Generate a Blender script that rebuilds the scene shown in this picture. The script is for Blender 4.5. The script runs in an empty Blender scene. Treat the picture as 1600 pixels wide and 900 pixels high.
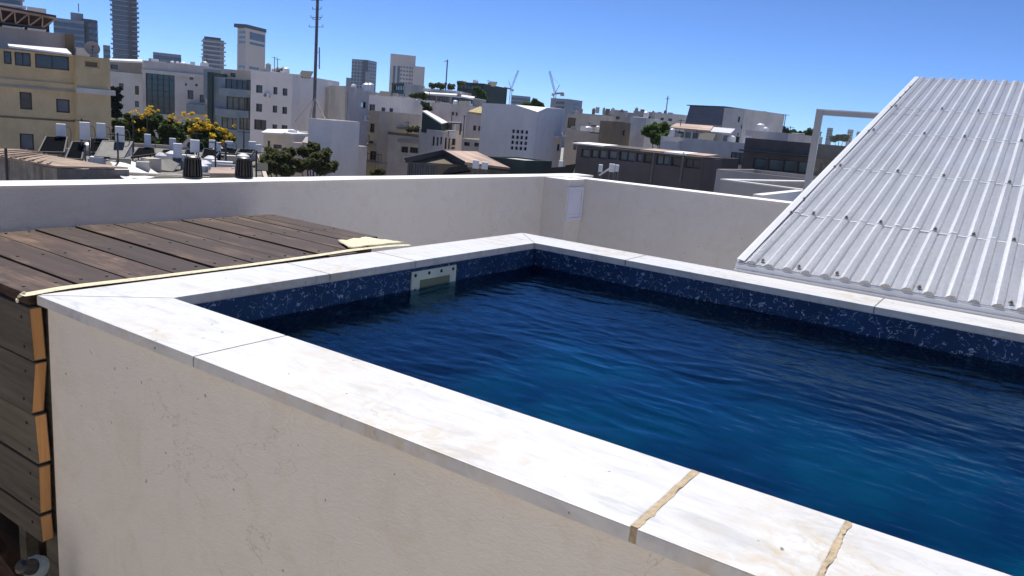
import bpy, bmesh, math, random
from mathutils import Vector, noise
random.seed(7)
sc = bpy.context.scene
col = sc.collection
U = 0.25                                    # one near-coping width in metres
V = Vector

# ------------------------------------------------------------------ camera
CAM = V((8.3076 * U, -3.7782 * U, 2.1887 * U))
YAW, PITCH, ROLL, FPX = 2.1441, 0.2136, 0.0887, 1196.09
fwd = V((math.cos(YAW) * math.cos(PITCH), math.sin(YAW) * math.cos(PITCH), -math.sin(PITCH)))
_r = fwd.cross(V((0, 0, 1))).normalized()
_u = _r.cross(fwd)
rgt = _r * math.cos(ROLL) + _u * math.sin(ROLL)
upv = -_r * math.sin(ROLL) + _u * math.cos(ROLL)
cd = bpy.data.cameras.new('camera')
cam = bpy.data.objects.new('camera', cd)
col.objects.link(cam)
from mathutils import Matrix
cam.matrix_world = Matrix((
    (rgt.x, upv.x, -fwd.x, CAM.x), (rgt.y, upv.y, -fwd.y, CAM.y), (rgt.z, upv.z, -fwd.z, CAM.z), (0, 0, 0, 1)))
cd.sensor_width = 36
cd.lens = FPX / 1600 * 36
cd.clip_start = 0.05
cd.clip_end = 20000
sc.camera = cam

# ------------------------------------------------------------------ light
SUN_EL = math.radians(60)
SUN_H = V((-0.80, 0.60, 0)).normalized()
S = V((SUN_H.x * math.cos(SUN_EL), SUN_H.y * math.cos(SUN_EL), math.sin(SUN_EL)))
w = bpy.data.worlds.new('World')
sc.world = w
w.use_nodes = True
nt = w.node_tree
bg = nt.nodes['Background']
sky = nt.nodes.new('ShaderNodeTexSky')
sky.sky_type = 'NISHITA'
sky.sun_disc = False
sky.sun_elevation = SUN_EL
sky.sun_rotation = math.atan2(S.x, S.y)
sky.altitude = 3000
sky.air_density = 0.45
sky.dust_density = 0.0
sky.ozone_density = 4.0
hs = nt.nodes.new('ShaderNodeHueSaturation')        # the phone's vivid blue, over the whole sky alike
hs.inputs['Saturation'].default_value = 1.05
nt.links.new(sky.outputs[0], hs.inputs['Color'])
tint = nt.nodes.new('ShaderNodeMix'); tint.data_type = 'RGBA'; tint.blend_type = 'MULTIPLY'
tint.inputs[0].default_value = 1; tint.inputs[7].default_value = (.76, .92, 1.08, 1)
nt.links.new(hs.outputs[0], tint.inputs[6])
nt.links.new(tint.outputs[2], bg.inputs[0])
bg.inputs[1].default_value = 0.11
sl = bpy.data.lights.new('sun', 'SUN')
sl.energy = 3.5
sl.angle = math.radians(0.53)
sl.color = (1.0, 0.96, 0.90)
so = bpy.data.objects.new('sun', sl)
col.objects.link(so)
so.rotation_euler = S.to_track_quat('Z', 'Y').to_euler()
sc.view_settings.view_transform = 'Standard'
sc.view_settings.look = 'None'
sc.view_settings.gamma = 1
sc.view_settings.exposure = 0.74
sc.cycles.max_bounces = 8
sc.cycles.transparent_max_bounces = 12
sc.cycles.volume_bounces = 0

# ------------------------------------------------------------------ pixel rays (photo is 1600 x 900)
def ray(x, y):
    return fwd + rgt * ((x - 800) / FPX) - upv * ((y - 450) / FPX)
def at(x, y, d):
    r = ray(x, y)
    return CAM + r * (d / math.hypot(r.x, r.y))
def atz(x, y, z):
    r = ray(x, y)
    return CAM + r * ((z - CAM.z) / r.z)

# ------------------------------------------------------------------ mesh helpers
def mpp(x, y, d):
    a, b = at(x - .5, y, d), at(x + .5, y, d); v = b - a; v.z = 0
    return v.length
def tang(x, y):
    r = ray(x, y); r = V((r.x, r.y, 0)).normalized(); return V((r.y, -r.x, 0)), r
class MB:
    def __init__(s):
        s.v, s.f, s.m = [], [], []
    def quad(s, *p, mi=0):
        n = len(s.v)
        s.v += [V(q) for q in p]
        s.f.append(tuple(range(n, n + len(p))))
        s.m.append(mi)
    def hexa(s, b, t, mi=0):
        """bottom ring b and top ring t (same count, ccw from above)"""
        n = len(s.v); k = len(b)
        s.v += [V(q) for q in b] + [V(q) for q in t]
        s.f.append(tuple(n + i for i in reversed(range(k)))); s.m.append(mi)
        s.f.append(tuple(n + k + i for i in range(k))); s.m.append(mi)
        for i in range(k):
            j = (i + 1) % k
            s.f.append((n + i, n + j, n + k + j, n + k + i)); s.m.append(mi)
    def box(s, lo, hi, mi=0):
        x0, y0, z0 = lo; x1, y1, z1 = hi
        r = lambda z: [(x0, y0, z), (x1, y0, z), (x1, y1, z), (x0, y1, z)]
        s.hexa(r(z0), r(z1), mi)
    def obox(s, c, ax, ay, az, mi=0):
        """box by centre and half-axis vectors"""
        c, ax, ay, az = V(c), V(ax), V(ay), V(az)
        r = lambda z: [c - ax - ay + z, c + ax - ay + z, c + ax + ay + z, c - ax + ay + z]
        s.hexa(r(-az), r(az), mi)
    def bar(s, p, q, w, h=None, mi=0, up=(0, 0, 1)):
        p, q = V(p), V(q); d = q - p; L = d.length
        if L < 1e-6: return
        d /= L; up = V(up)
        if abs(d.dot(up)) > .98: up = V((1, 0, 0))
        sd = d.cross(up).normalized(); u2 = sd.cross(d)
        s.obox((p + q) / 2, d * (L / 2), sd * (-w / 2), u2 * ((h or w) / 2), mi)
    def tube(s, p, q, r0, r1=None, n=8, mi=0):
        p, q = V(p), V(q); r1 = r0 if r1 is None else r1
        d = (q - p).normalized()
        a = V((1, 0, 0)) if abs(d.x) < .8 else V((0, 1, 0))
        e = d.cross(a).normalized(); g = d.cross(e)
        ring = lambda c, r: [c + (e * math.cos(2 * math.pi * i / n) + g * math.sin(2 * math.pi * i / n)) * r for i in range(n)]
        s.hexa(ring(p, r0), ring(q, r1), mi)
    def lathe(s, c, prof, n=20, mi=0, axis=None):
        c = V(c)
        if axis is None: e, g, d = V((1, 0, 0)), V((0, 1, 0)), V((0, 0, 1))
        else:
            d = V(axis).normalized(); a = V((0, 0, 1)) if abs(d.z) < .8 else V((1, 0, 0))
            e = a.cross(d).normalized(); g = d.cross(e)
        n0 = len(s.v)
        for (r, z) in prof:
            for i in range(n):
                t = 2 * math.pi * i / n
                s.v.append(c + (e * math.cos(t) + g * math.sin(t)) * r + d * z)
        for k in range(len(prof) - 1):
            for i in range(n):
                j = (i + 1) % n
                s.f.append((n0 + k * n + i, n0 + k * n + j, n0 + (k + 1) * n + j, n0 + (k + 1) * n + i)); s.m.append(mi)
        s.f.append(tuple(n0 + i for i in reversed(range(n)))); s.m.append(mi)
        s.f.append(tuple(n0 + (len(prof) - 1) * n + i for i in range(n))); s.m.append(mi)
    def slab(s, quad, th, mi=0):
        """slab under a quad of four points (top face), thickness th along its normal"""
        q = [V(p) for p in quad]
        n = (q[1] - q[0]).cross(q[3] - q[0]).normalized()
        if n.z < 0: q = [q[0], q[3], q[2], q[1]]; n = -n
        s.hexa([p - n * th for p in q], q, mi)
    def build(s, name, mats, parent=None, smooth=False, bevel=0, weld=False):
        me = bpy.data.meshes.new(name)
        o0 = V((0, 0, 0))
        p = parent
        while p is not None:
            o0 = o0 + p.location; p = p.parent
        me.from_pydata([tuple(v - o0) for v in s.v], [], s.f)
        if not isinstance(mats, (list, tuple)): mats = [mats]
        for m in mats: me.materials.append(m)
        if len(mats) > 1: me.polygons.foreach_set('material_index', s.m)
        if smooth: me.polygons.foreach_set('use_smooth', [True] * len(me.polygons))
        if bevel or weld:
            bm = bmesh.new(); bm.from_mesh(me)
            if weld: bmesh.ops.remove_doubles(bm, verts=bm.verts, dist=1e-5)
            if bevel:
                bmesh.ops.bevel(bm, geom=list(bm.edges), offset=bevel, segments=2, profile=.6, affect='EDGES', clamp_overlap=True)
            bm.to_mesh(me); bm.free()
        me.update()
        o = bpy.data.objects.new(name, me)
        col.objects.link(o)
        if parent is not None: o.parent = parent
        return o

def tag(o, label=None, cat=None, group=None, kind=None):
    if label and not kind: kind = 'thing'
    if label: o['label'] = label
    if cat: o['category'] = cat
    if group: o['group'] = group
    if kind: o['kind'] = kind
    return o
def thing(name, label, cat, loc, group=None):
    o = bpy.data.objects.new(name, None)
    o.empty_display_size = .2
    col.objects.link(o)
    o.location = V(loc)
    return tag(o, label, cat, group)

# ------------------------------------------------------------------ materials
class N:
    """tiny node builder"""
    def __init__(s, name):
        s.mat = bpy.data.materials.new(name); s.mat.use_nodes = True
        s.t = s.mat.node_tree; s.bsdf = s.t.nodes['Principled BSDF']; s.out = s.t.nodes['Material Output']
        s._co = None
    def new(s, typ, **kw):
        n = s.t.nodes.new('ShaderNode' + typ)
        for k, v in kw.items(): setattr(n, k, v)
        return n
    def link(s, a, b): s.t.links.new(a, b)
    def coord(s, scale=(1, 1, 1), rand=False):
        tc = s.new('TexCoord'); mp = s.new('Mapping')
        mp.inputs['Scale'].default_value = scale
        s.link(tc.outputs['Object'], mp.inputs['Vector'])
        if rand:
            oi = s.new('ObjectInfo'); mu = s.new('Math', operation='MULTIPLY'); mu.inputs[1].default_value = 37.
            s.link(oi.outputs['Random'], mu.inputs[0]); cb = s.new('CombineXYZ')
            for i in range(3): s.link(mu.outputs[0], cb.inputs[i])
            s.link(cb.outputs[0], mp.inputs['Location'])
        return mp.outputs[0]
    def noise(s, co, scale, detail=4, rough=.55, dist=0):
        n = s.new('TexNoise'); n.inputs['Scale'].default_value = scale; n.inputs['Detail'].default_value = detail
        n.inputs['Roughness'].default_value = rough; n.inputs['Distortion'].default_value = dist
        s.link(co, n.inputs['Vector']); return n.outputs['Fac']
    def ramp(s, fac, stops):
        r = s.new('ValToRGB'); e = r.color_ramp.elements
        while len(e) < len(stops): e.new(.5)
        for i, (p, c) in enumerate(stops):
            e[i].position = p
            e[i].color = (c, c, c, 1) if isinstance(c, (int, float)) else (*c, 1)
        s.link(fac, r.inputs[0]); return r.outputs[0]
    def mix(s, fac, a, b, blend='MIX'):
        m = s.new('Mix', data_type='RGBA', blend_type=blend)
        for sock, v in ((m.inputs[0], fac), (m.inputs[6], a), (m.inputs[7], b)):
            if isinstance(v, (int, float)): sock.default_value = v
            elif isinstance(v, tuple): sock.default_value = (*v[:3], 1)
            else: s.link(v, sock)
        return m.outputs[2]
    def math(s, op, a, b=0):
        m = s.new('Math', operation=op)
        for i, v in enumerate((a, b)):
            if isinstance(v, (int, float)): m.inputs[i].default_value = v
            else: s.link(v, m.inputs[i])
        return m.outputs[0]
    def bump(s, h, strength=.3, dist=.01):
        b = s.new('Bump'); b.inputs['Strength'].default_value = strength; b.inputs['Distance'].default_value = dist
        s.link(h, b.inputs['Height']); s.link(b.outputs[0], s.bsdf.inputs['Normal']); return b
    def set(s, **kw):
        for k, v in kw.items():
            k = k.replace('_', ' ')
            k = {'Base': 'Base Color', 'Spec': 'Specular IOR Level', 'Trans': 'Transmission Weight'}.get(k, k)
            i = s.bsdf.inputs[k]
            if isinstance(v, (int, float)): i.default_value = v
            elif isinstance(v, tuple): i.default_value = (*v[:3], 1)
            else: s.link(v, i)
        return s.mat

def plain(name, c, rough=.6, metal=0, spec=.5, var=.12, scale=3.):
    n = N(name); f = n.noise(n.coord(), scale, 5)
    a = tuple(x * (1 - var) for x in c); b = tuple(min(1, x * (1 + var)) for x in c)
    return n.set(Base=n.ramp(f, [(.3, a), (.7, b)]), Roughness=rough, Metallic=metal, Spec=spec)
def plaster(name, c, stain=.25, scale=.35):
    """house wall: blotches, rain streaks and dirt"""
    n = N(name)
    f = n.noise(n.coord(rand=True), scale, 6, .6)
    st = n.noise(n.coord((.9, .9, .16), rand=True), 1.0, 5, .65)
    fine = n.noise(n.coord(), 6, 4)
    k = n.ramp(f, [(.3, 1 - stain), (.65, 1.0)])
    k2 = n.ramp(st, [(.30, 1 - stain * .4), (.6, 1.0)])
    base = n.mix(1, n.mix(1, c, k, 'MULTIPLY'), k2, 'MULTIPLY')
    base = n.mix(1, base, n.ramp(fine, [(.3, .93), (.7, 1.0)]), 'MULTIPLY')
    n.bump(fine, .15, .02)
    return n.set(Base=base, Roughness=.9, Spec=.2)

M = {}
M['white_wall'] = plaster('white_wall', (.76, .71, .65))
M['bright_wall'] = plaster('bright_wall', (.86, .80, .75), .12)
M['mauve_wall'] = plaster('mauve_wall', (.70, .63, .59))
M['beige_wall'] = plaster('beige_wall', (.62, .55, .46))
M['ochre_wall'] = plaster('ochre_wall', (.76, .575, .33), .3)
M['brown_wall'] = plaster('brown_wall', (.24, .19, .13), .35)
M['grey_wall'] = plaster('grey_wall', (.42, .39, .37))
M['dark_wall'] = plaster('dark_wall', (.15, .13, .125), .3)
M['green_wall'] = plaster('green_wall', (.06, .09, .09), .3)
M['blue_wall'] = plaster('blue_wall', (.30, .36, .40), .25)
M['tower_pale'] = plaster('tower_pale', (.62, .55, .50), .12, .05)
M['tower_grey'] = plaster('tower_grey', (.24, .28, .35), .15, .05)
M['tower_dark'] = plaster('tower_dark', (.045, .07, .11), .2, .05)
M['roof_tar'] = plain('roof_tar', (.42, .40, .37), .9, var=.3, scale=.8)
M['roof_dark'] = plain('roof_dark', (.17, .155, .14), .9, var=.5, scale=1.1)
M['roof_white'] = plain('roof_white', (.78, .77, .74), .85, var=.06, scale=.8)
M['roof_brown'] = plain('roof_brown', (.30, .22, .16), .85, var=.4, scale=1.2)
M['rust_roof'] = plain('rust_roof', (.42, .30, .23), .8, var=.45, scale=.5)
M['frame_dark'] = plain('frame_dark', (.03, .03, .035), .5)
M['frame_white'] = plain('frame_white', (.6, .6, .6), .5)
M['metal_grey'] = plain('metal_grey', (.17, .165, .16), .6, .2)
M['steel_dark'] = plain('steel_dark', (.05, .045, .042), .7, .1)
M['boiler_white'] = plain('boiler_white', (.72, .72, .72), .4, var=.06)
M['collector_black'] = plain('collector_black', (.008, .009, .011), .9, spec=0)
M['collector_back'] = plain('collector_back', (.12, .115, .105), .7, var=.25)
M['cloth_white'] = plain('cloth_white', (.75, .73, .68), .9, var=.1)
M['tarp_brown'] = plain('tarp_brown', (.30, .26, .22), .9, var=.35, scale=1.5)
def glass_dark(name, c, rough=.08):
    n = N(name); f = n.noise(n.coord(rand=True), .7, 2)
    return n.set(Base=n.ramp(f, [(.3, tuple(x * .55 for x in c)), (.7, c)]), Roughness=rough, Spec=.6)
M['pane'] = glass_dark('pane', (.035, .04, .05))
M['pane_teal'] = glass_dark('pane_teal', (.03, .075, .085))
M['pane_blue'] = glass_dark('pane_blue', (.03, .065, .12))
M['pane_grey'] = glass_dark('pane_grey', (.22, .22, .25), .4)
M['pane_green'] = glass_dark('pane_green', (.14, .17, .16), .2)
def leaf(name, a, b, c):
    n = N(name); oi = n.noise(n.coord(), 1.3, 3)
    g = n.noise(n.coord(), 11, 1)
    base = n.mix(n.ramp(g, [(.4, 0.), (.65, 1.)]), n.ramp(oi, [(.3, a), (.7, b)]), c)
    m = n.set(Base=base, Roughness=.55, Spec=.3)
    tr = n.new('BsdfTranslucent'); n.link(base, tr.inputs[0])
    mx = n.new('MixShader'); mx.inputs[0].default_value = .5
    n.link(n.bsdf.outputs[0], mx.inputs[1]); n.link(tr.outputs[0], mx.inputs[2]); n.link(mx.outputs[0], n.out.inputs[0])
    return m
M['leaf_dark'] = leaf('leaf_dark', (.034, .060, .020), (.062, .105, .030), (.10, .14, .04))
M['leaf_olive'] = leaf('leaf_olive', (.050, .068, .025), (.10, .12, .042), (.17, .17, .07))
M['leaf_bright'] = leaf('leaf_bright', (.05, .10, .02), (.09, .17, .03), (.14, .22, .05))
M['leaf_cypress'] = leaf('leaf_cypress', (.012, .024, .018), (.022, .038, .026), (.03, .05, .03))
M['blossom_yellow'] = leaf('blossom_yellow', (.56, .36, .02), (.74, .50, .03), (.78, .58, .06))
M['thatch'] = plain('thatch', (.40, .31, .14), .9, var=.3)
M['tarp_shaded'] = plain('tarp_shaded', (.13, .125, .12), .9, var=.25, scale=1.5)  # shaded side of the shack tarps: its darkness sits in the colour
M['bark'] = plain('bark', (.10, .075, .055), .9, var=.3)

# --- near materials
def mk_marble():
    n = N('marble'); co = n.coord()
    v = n.noise(n.coord((1.0, 3.4, 1)), 5.5, 9, .66, 1.0)
    v2 = n.noise(n.coord((2.2, 9, 2)), 9, 6, .7, .5)
    base = n.ramp(v, [(.30, (.43, .44, .455)), (.43, (.565, .565, .565)), (.60, (.635, .63, .62))])
    base = n.mix(n.ramp(v2, [(.60, 0.), (.74, .55)]), base, (.40, .405, .42))
    s1 = n.noise(co, 3.0, 3, .5); s2 = n.noise(co, 21, 6, .72, .8)
    m = n.math('MULTIPLY', n.ramp(s1, [(.51, 0.), (.66, 1.)]), n.ramp(s2, [(.42, 0.), (.66, 1.)]))
    base = n.mix(n.math('MULTIPLY', m, .7), base, (.48, .385, .25))
    d1 = n.noise(co, 2.1, 3, .5); d2 = n.noise(co, 46, 5, .75, .3)
    m2 = n.math('MULTIPLY', n.ramp(d1, [(.52, 0.), (.66, 1.)]), n.ramp(d2, [(.54, 0.), (.70, .8)]))
    base = n.mix(m2, base, (.27, .25, .21))
    pit = n.noise(co, 48, 2, .5)
    pk = n.ramp(pit, [(.745, 0.), (.77, .85)])
    base = n.mix(pk, base, (.16, .13, .09))
    hb = n.noise(co, 120, 3)
    n.bump(n.math('SUBTRACT', n.math('MULTIPLY', hb, .4), pk), .25, .002)
    return n.set(Base=base, Roughness=n.ramp(v, [(.3, .55), (.7, .38)]), Spec=.35)
M['marble'] = mk_marble()
def mk_grout(name, c):
    n = N(name); f = n.noise(n.coord(), 90, 5, .7)
    n.bump(f, .8, .004)
    return n.set(Base=n.ramp(f, [(.3, tuple(x * .55 for x in c)), (.65, c)]), Roughness=.95)
M['grout_tan'] = mk_grout('grout_tan', (.54, .43, .29))
M['grout_grey'] = mk_grout('grout_grey', (.26, .24, .21))
def mk_stucco(name, c, fine=1., streak=True):
    n = N(name); co = n.coord()
    big = n.noise(co, 1.1, 5, .6); mid = n.noise(n.coord((1, 1, 1.0)), 9, 6, .65, .8)
    trow = n.noise(n.coord((1, 1, 2.6)), 48, 5, .62, 1.6)
    gr = n.noise(co, 230, 3, .6)
    base = n.mix(n.ramp(big, [(.35, 0.), (.7, 1.)]), c, tuple(x * .93 for x in c))
    base = n.mix(n.ramp(mid, [(.30, .35), (.5, 0.)]), base, tuple(x * y for x, y in zip(c, (.80, .76, .68))))
    speck = n.noise(co, 55, 1, .4)
    base = n.mix(n.ramp(speck, [(.785, 0.), (.81, .55)]), base, (.10, .09, .07))
    if streak:
        st = n.noise(n.coord((14, 14, .9)), 1, 4, .6)
        base = n.mix(n.ramp(st, [(.60, 0.), (.78, .10)]), base, (.25, .22, .16))
    cr_ = n.noise(co, 3.2, 6, .6, .4)                       # hairline cracks
    ck = n.ramp(n.math('ABSOLUTE', n.math('SUBTRACT', cr_, .5)), [(.0012, 1.), (.003, 0.)])
    cm = n.ramp(n.noise(co, 1.7, 2), [(.56, 0.), (.62, .35)])
    base = n.mix(n.math('MULTIPLY', ck, cm), base, (.22, .20, .17))
    pa = n.noise(co, 2.6, 3, .5)
    base = n.mix(n.ramp(pa, [(.60, 0.), (.68, .14)]), base, (.62, .55, .42))
    h = n.math('ADD', n.math('MULTIPLY', n.ramp(trow, [(.42, 0.), (.6, 1.)]), .6), n.math('MULTIPLY', gr, .45))
    n.bump(h, .55 * fine, .004)
    return n.set(Base=base, Roughness=.92, Spec=.15)
M['pool_stucco'] = mk_stucco('pool_stucco', (.77, .73, .67), .65)
M['parapet_stucco'] = mk_stucco('parapet_stucco', (.76, .745, .735), .7)
M['parapet_cap'] = mk_stucco('parapet_cap', (.80, .79, .77), .3, False)
def mk_liner():
    n = N('pool_liner'); co = n.coord()
    a = n.noise(co, 40, 1.2, .5, 1.0)
    line = n.ramp(n.math('ABSOLUTE', n.math('SUBTRACT', a, .52)), [(.009, 1.), (.022, 0.)])
    b = n.noise(co, 46, 1, .5)
    msk = n.ramp(b, [(.48, 0.), (.53, 1.)])
    c2 = n.noise(co, 6, 2)
    base = n.ramp(c2, [(.3, (.006, .028, .095)), (.7, (.012, .048, .145))])
    base = n.mix(n.math('MULTIPLY', line, msk), base, (.34, .40, .55))
    return n.set(Base=base, Roughness=.32, Spec=.4)
M['liner'] = mk_liner()
def mk_liner_floor():
    n = N('pool_floor_liner'); co = n.coord()
    a = n.noise(co, 3.2, 3, .55)  # blotches put the sunlit turquoise and caustic ripples into the floor colour
    return n.set(Base=n.ramp(a, [(.34, (.0008, .024, .078)), (.70, (.001, .084, .135))]), Roughness=.9, Spec=0)
M['liner_floor'] = mk_liner_floor()
WATER_TOP = -.435 * U - .03
def mk_water():
    n = N('pool_water'); co = n.coord()
    r1 = n.noise(n.coord((1.0, 2.3, 1)), 21, 4, .55, .6)
    r2 = n.noise(co, 70, 2, .5)
    h = n.math('ADD', r1, n.math('MULTIPLY', r2, .12))
    b = n.bump(h, .10, .012)
    n.t.nodes.remove(n.bsdf)
    gl = n.new('BsdfGlossy'); gl.inputs['Roughness'].default_value = .02; gl.inputs['Color'].default_value = (.38, .74, 1, 1)
    n.link(b.outputs[0], gl.inputs['Normal'])
    tr = n.new('BsdfRefraction'); tr.inputs['IOR'].default_value = 1.333; tr.inputs['Roughness'].default_value = .0; tr.inputs['Color'].default_value = (.9, .97, 1, 1); n.link(b.outputs[0], tr.inputs['Normal'])
    cl = n.new('BsdfTransparent')
    fr = n.new('Fresnel'); fr.inputs[0].default_value = 1.333; n.link(b.outputs[0], fr.inputs['Normal'])
    # only the open top has an air interface; where the body touches the liner it has none
    sp = n.new('SeparateXYZ'); n.link(co, sp.inputs[0])
    ge = n.new('NewGeometry'); sn = n.new('SeparateXYZ'); n.link(ge.outputs['True Normal'], sn.inputs[0])
    top = n.math('MULTIPLY', n.math('GREATER_THAN', sp.outputs[2], WATER_TOP), n.math('GREATER_THAN', n.math('ABSOLUTE', sn.outputs[2]), .3))
    mx = n.new('MixShader'); n.link(fr.outputs[0], mx.inputs[0]); n.link(tr.outputs[0], mx.inputs[1]); n.link(gl.outputs[0], mx.inputs[2])
    m2 = n.new('MixShader'); n.link(top, m2.inputs[0]); n.link(cl.outputs[0], m2.inputs[1]); n.link(mx.outputs[0], m2.inputs[2])
    n.link(m2.outputs[0], n.out.inputs[0])
    va = n.new('VolumeAbsorption'); va.inputs[0].default_value = (.10, .62, .90, 1); va.inputs[1].default_value = .6
    n.link(va.outputs[0], n.out.inputs['Volume'])
    return n.mat
M['water'] = mk_water()
def mk_wood(name, a, b, scuff, amt, axis=0, rough=.55):
    n = N(name); s = [22, 22, 22]; s[axis] = 1.1
    g = n.noise(n.coord(tuple(s), rand=True), 1.6, 6, .65, .7)
    s2 = [3.2, 3.2, 3.2]; s2[axis] = 1.0
    w_ = n.noise(n.coord(tuple(s2), rand=True), 2.4, 6, .7, .5)
    s3 = [60, 60, 60]; s3[axis] = 2.
    fg = n.noise(n.coord(tuple(s3), rand=True), 1.4, 3, .6)
    base = n.ramp(g, [(.3, a), (.7, b)])
    m = n.math('MULTIPLY', n.ramp(w_, [(.50, 0.), (.72, 1.)]), n.ramp(fg, [(.35, .2), (.6, 1.)]))
    base = n.mix(n.math('MULTIPLY', m, amt), base, scuff)
    oi = n.new('ObjectInfo'); k = n.ramp(oi.outputs['Random'], [(0., .75), (1., 1.2)])
    base = n.mix(1, base, k, 'MULTIPLY')
    n.bump(n.math('ADD', g, fg), .35, .002)
    return n.set(Base=base, Roughness=rough, Spec=.22)
M['deck_wood'] = mk_wood('deck_wood', (.026, .013, .009), (.062, .033, .022), (.27, .17, .10), .7, 0, .6)
M['clad_wood'] = mk_wood('clad_wood', (.060, .052, .042), (.135, .12, .095), (.17, .15, .12), .4, 0, .75)
M['end_grain'] = mk_wood('end_grain', (.42, .21, .085), (.60, .33, .14), (.28, .15, .07), .5, 2, .8)
M['foam_cream'] = mk_grout('foam_cream', (.86, .79, .56))
M['plastic_black'] = plain('plastic_black', (.018, .018, .02), .4, var=.3)
M['plastic_grey'] = plain('plastic_grey', (.20, .26, .29), .5, var=.2)
M['plastic_white'] = plain('plastic_white', (.70, .74, .92), .35, var=.05)
M['pvc_cream'] = plain('pvc_cream', (.62, .66, .58), .35, var=.12, scale=12)
M['alu_white'] = plain('alu_white', (.72, .73, .75), .35, var=.05)
M['alu_shaded'] = plain('alu_shaded', (.36, .36, .37), .4, .2, var=.06)  # the frame's shaded side put into a darker base colour
M['screw_steel'] = plain('screw_steel', (.16, .15, .14), .4, .8)
M['nail_dark'] = plain('nail_dark', (.015, .013, .012), .6)
def mk_poly(name, lo, hi, transp, rough):
    n = N(name); co = n.coord()
    sp = n.noise(co, 260, 2, .6); st = n.noise(n.coord((30, 1.2, 1)), 1.5, 5, .6)
    fr_ = n.noise(n.coord((9, 2.2, 9)), 9, 6, .75)
    base = n.ramp(n.math('ADD', n.math('MULTIPLY', st, .5), n.math('MULTIPLY', fr_, .5)), [(.36, lo), (.62, hi)])
    n.bump(sp, .65, .003)
    n.set(Base=base, Roughness=rough, Spec=.7)
    tl = n.new('BsdfTranslucent'); n.link(base, tl.inputs[0])
    tr = n.new('BsdfTransparent'); tr.inputs[0].default_value = (.92, .94, .97, 1)
    m1 = n.new('MixShader'); m1.inputs[0].default_value = .25; n.link(n.bsdf.outputs[0], m1.inputs[1]); n.link(tl.outputs[0], m1.inputs[2])
    m2 = n.new('MixShader'); m2.inputs[0].default_value = transp; n.link(m1.outputs[0], m2.inputs[1]); n.link(tr.outputs[0], m2.inputs[2])
    n.link(m2.outputs[0], n.out.inputs[0]); return n.mat
M['poly_flat_dim'] = mk_poly('poly_flat_dim', (.46, .48, .53), (.60, .62, .68), .20, .2)  # valleys and crests: grey of the shade below put into the colour
M['poly_flank_lit'] = mk_poly('poly_flank_lit', (.74, .75, .78), (.96, .97, .98), .06, .16)  # flanks only: their sunlit brightness put into a whiter colour
def mk_clearglass():
    n = N('clear_glass'); n.t.nodes.remove(n.bsdf)
    gl = n.new('BsdfGlossy'); gl.inputs['Roughness'].default_value = .01
    tr = n.new('BsdfTransparent'); tr.inputs[0].default_value = (.90, .94, .93, 1)
    fr = n.new('Fresnel'); fr.inputs[0].default_value = 1.45
    mx = n.new('MixShader'); n.link(fr.outputs[0], mx.inputs[0]); n.link(tr.outputs[0], mx.inputs[1]); n.link(gl.outputs[0], mx.inputs[2])
    n.link(mx.outputs[0], n.out.inputs[0]); return n.mat
M['clear_glass'] = mk_clearglass()
def mk_floor():
    n = N('terrace_tile'); f = n.noise(n.coord(), 3, 5)
    return n.set(Base=n.ramp(f, [(.3, (.50, .46, .41)), (.7, (.60, .56, .50))]), Roughness=.8)
M['terrace_tile'] = mk_floor()
def mk_ground():
    n = N('city_ground'); f = n.noise(n.coord(), .03, 6, .7)
    return n.set(Base=n.ramp(f, [(.35, (.24, .225, .20)), (.5, (.36, .335, .30)), (.7, (.19, .19, .13))]), Roughness=.95)
M['city_ground'] = mk_ground()

# ================================================================== GROUND
GZ = -16.5
mb = MB(); mb.quad((-4000, -4000, GZ), (4000, -4000, GZ), (4000, 4000, GZ), (-4000, 4000, GZ))
tag(mb.build('ground', M['city_ground']), kind='structure')
TZ = -1.05                                   # terrace floor level
mb = MB(); mb.box((-1.20, -6, TZ - .35), (7, 5.5, TZ))
tag(mb.build('terrace_floor', M['terrace_tile']), kind='structure')

# white penthouse added out of view behind and right of the camera to bounce sunlight
bounce_house = thing('penthouse', 'unseen white penthouse added behind the camera to bounce sunlight onto shaded walls', 'penthouse', (3, -3.2, TZ))
mb = MB(); mb.box((-1.2, -6, TZ), (7, -3.0, 2.2)); mb.box((5.4, -2.999, TZ), (7, 5.2, 2.0)); mb.build('wall', M['bright_wall'], bounce_house)
mb = MB(); mb.box((-1.3, -6, 2.201), (7.1, -2.9, 2.35)); mb.build('roof', M['roof_white'], bounce_house)
for x in (.2, 2.6):
    mb = MB()
    for lo, hi in (((x, TZ + .02), (x + .08, 1.1)), ((x + 1.5, TZ + .02), (x + 1.58, 1.1)), ((x + .08, 1.02), (x + 1.5, 1.1)), ((x + .08, TZ + .02), (x + 1.5, TZ + .10))):
        mb.box((lo[0], -2.998, lo[1]), (hi[0], -2.95, hi[1]))
    dd_ = mb.build('glass_door', M['frame_dark'], bounce_house)
    mb = MB(); mb.box((x + .081, -2.99, TZ + .101), (x + 1.499, -2.975, 1.019)); mb.build('pane', M['pane'], dd_)

# ================================================================== POOL
PX, WY, WL, WF = 14.0, 9.285, .858, .887     # outer length, outer width, left and far coping widths
TH = .105
WZ = -.435                                   # water level
pool = thing('swimming_pool', 'raised rooftop pool with white marble coping and dark blue speckled liner', 'pool', (PX / 2 * U, WY / 2 * U, TZ))
def su(p): return V((p[0] * U, p[1] * U, p[2] * U))
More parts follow.
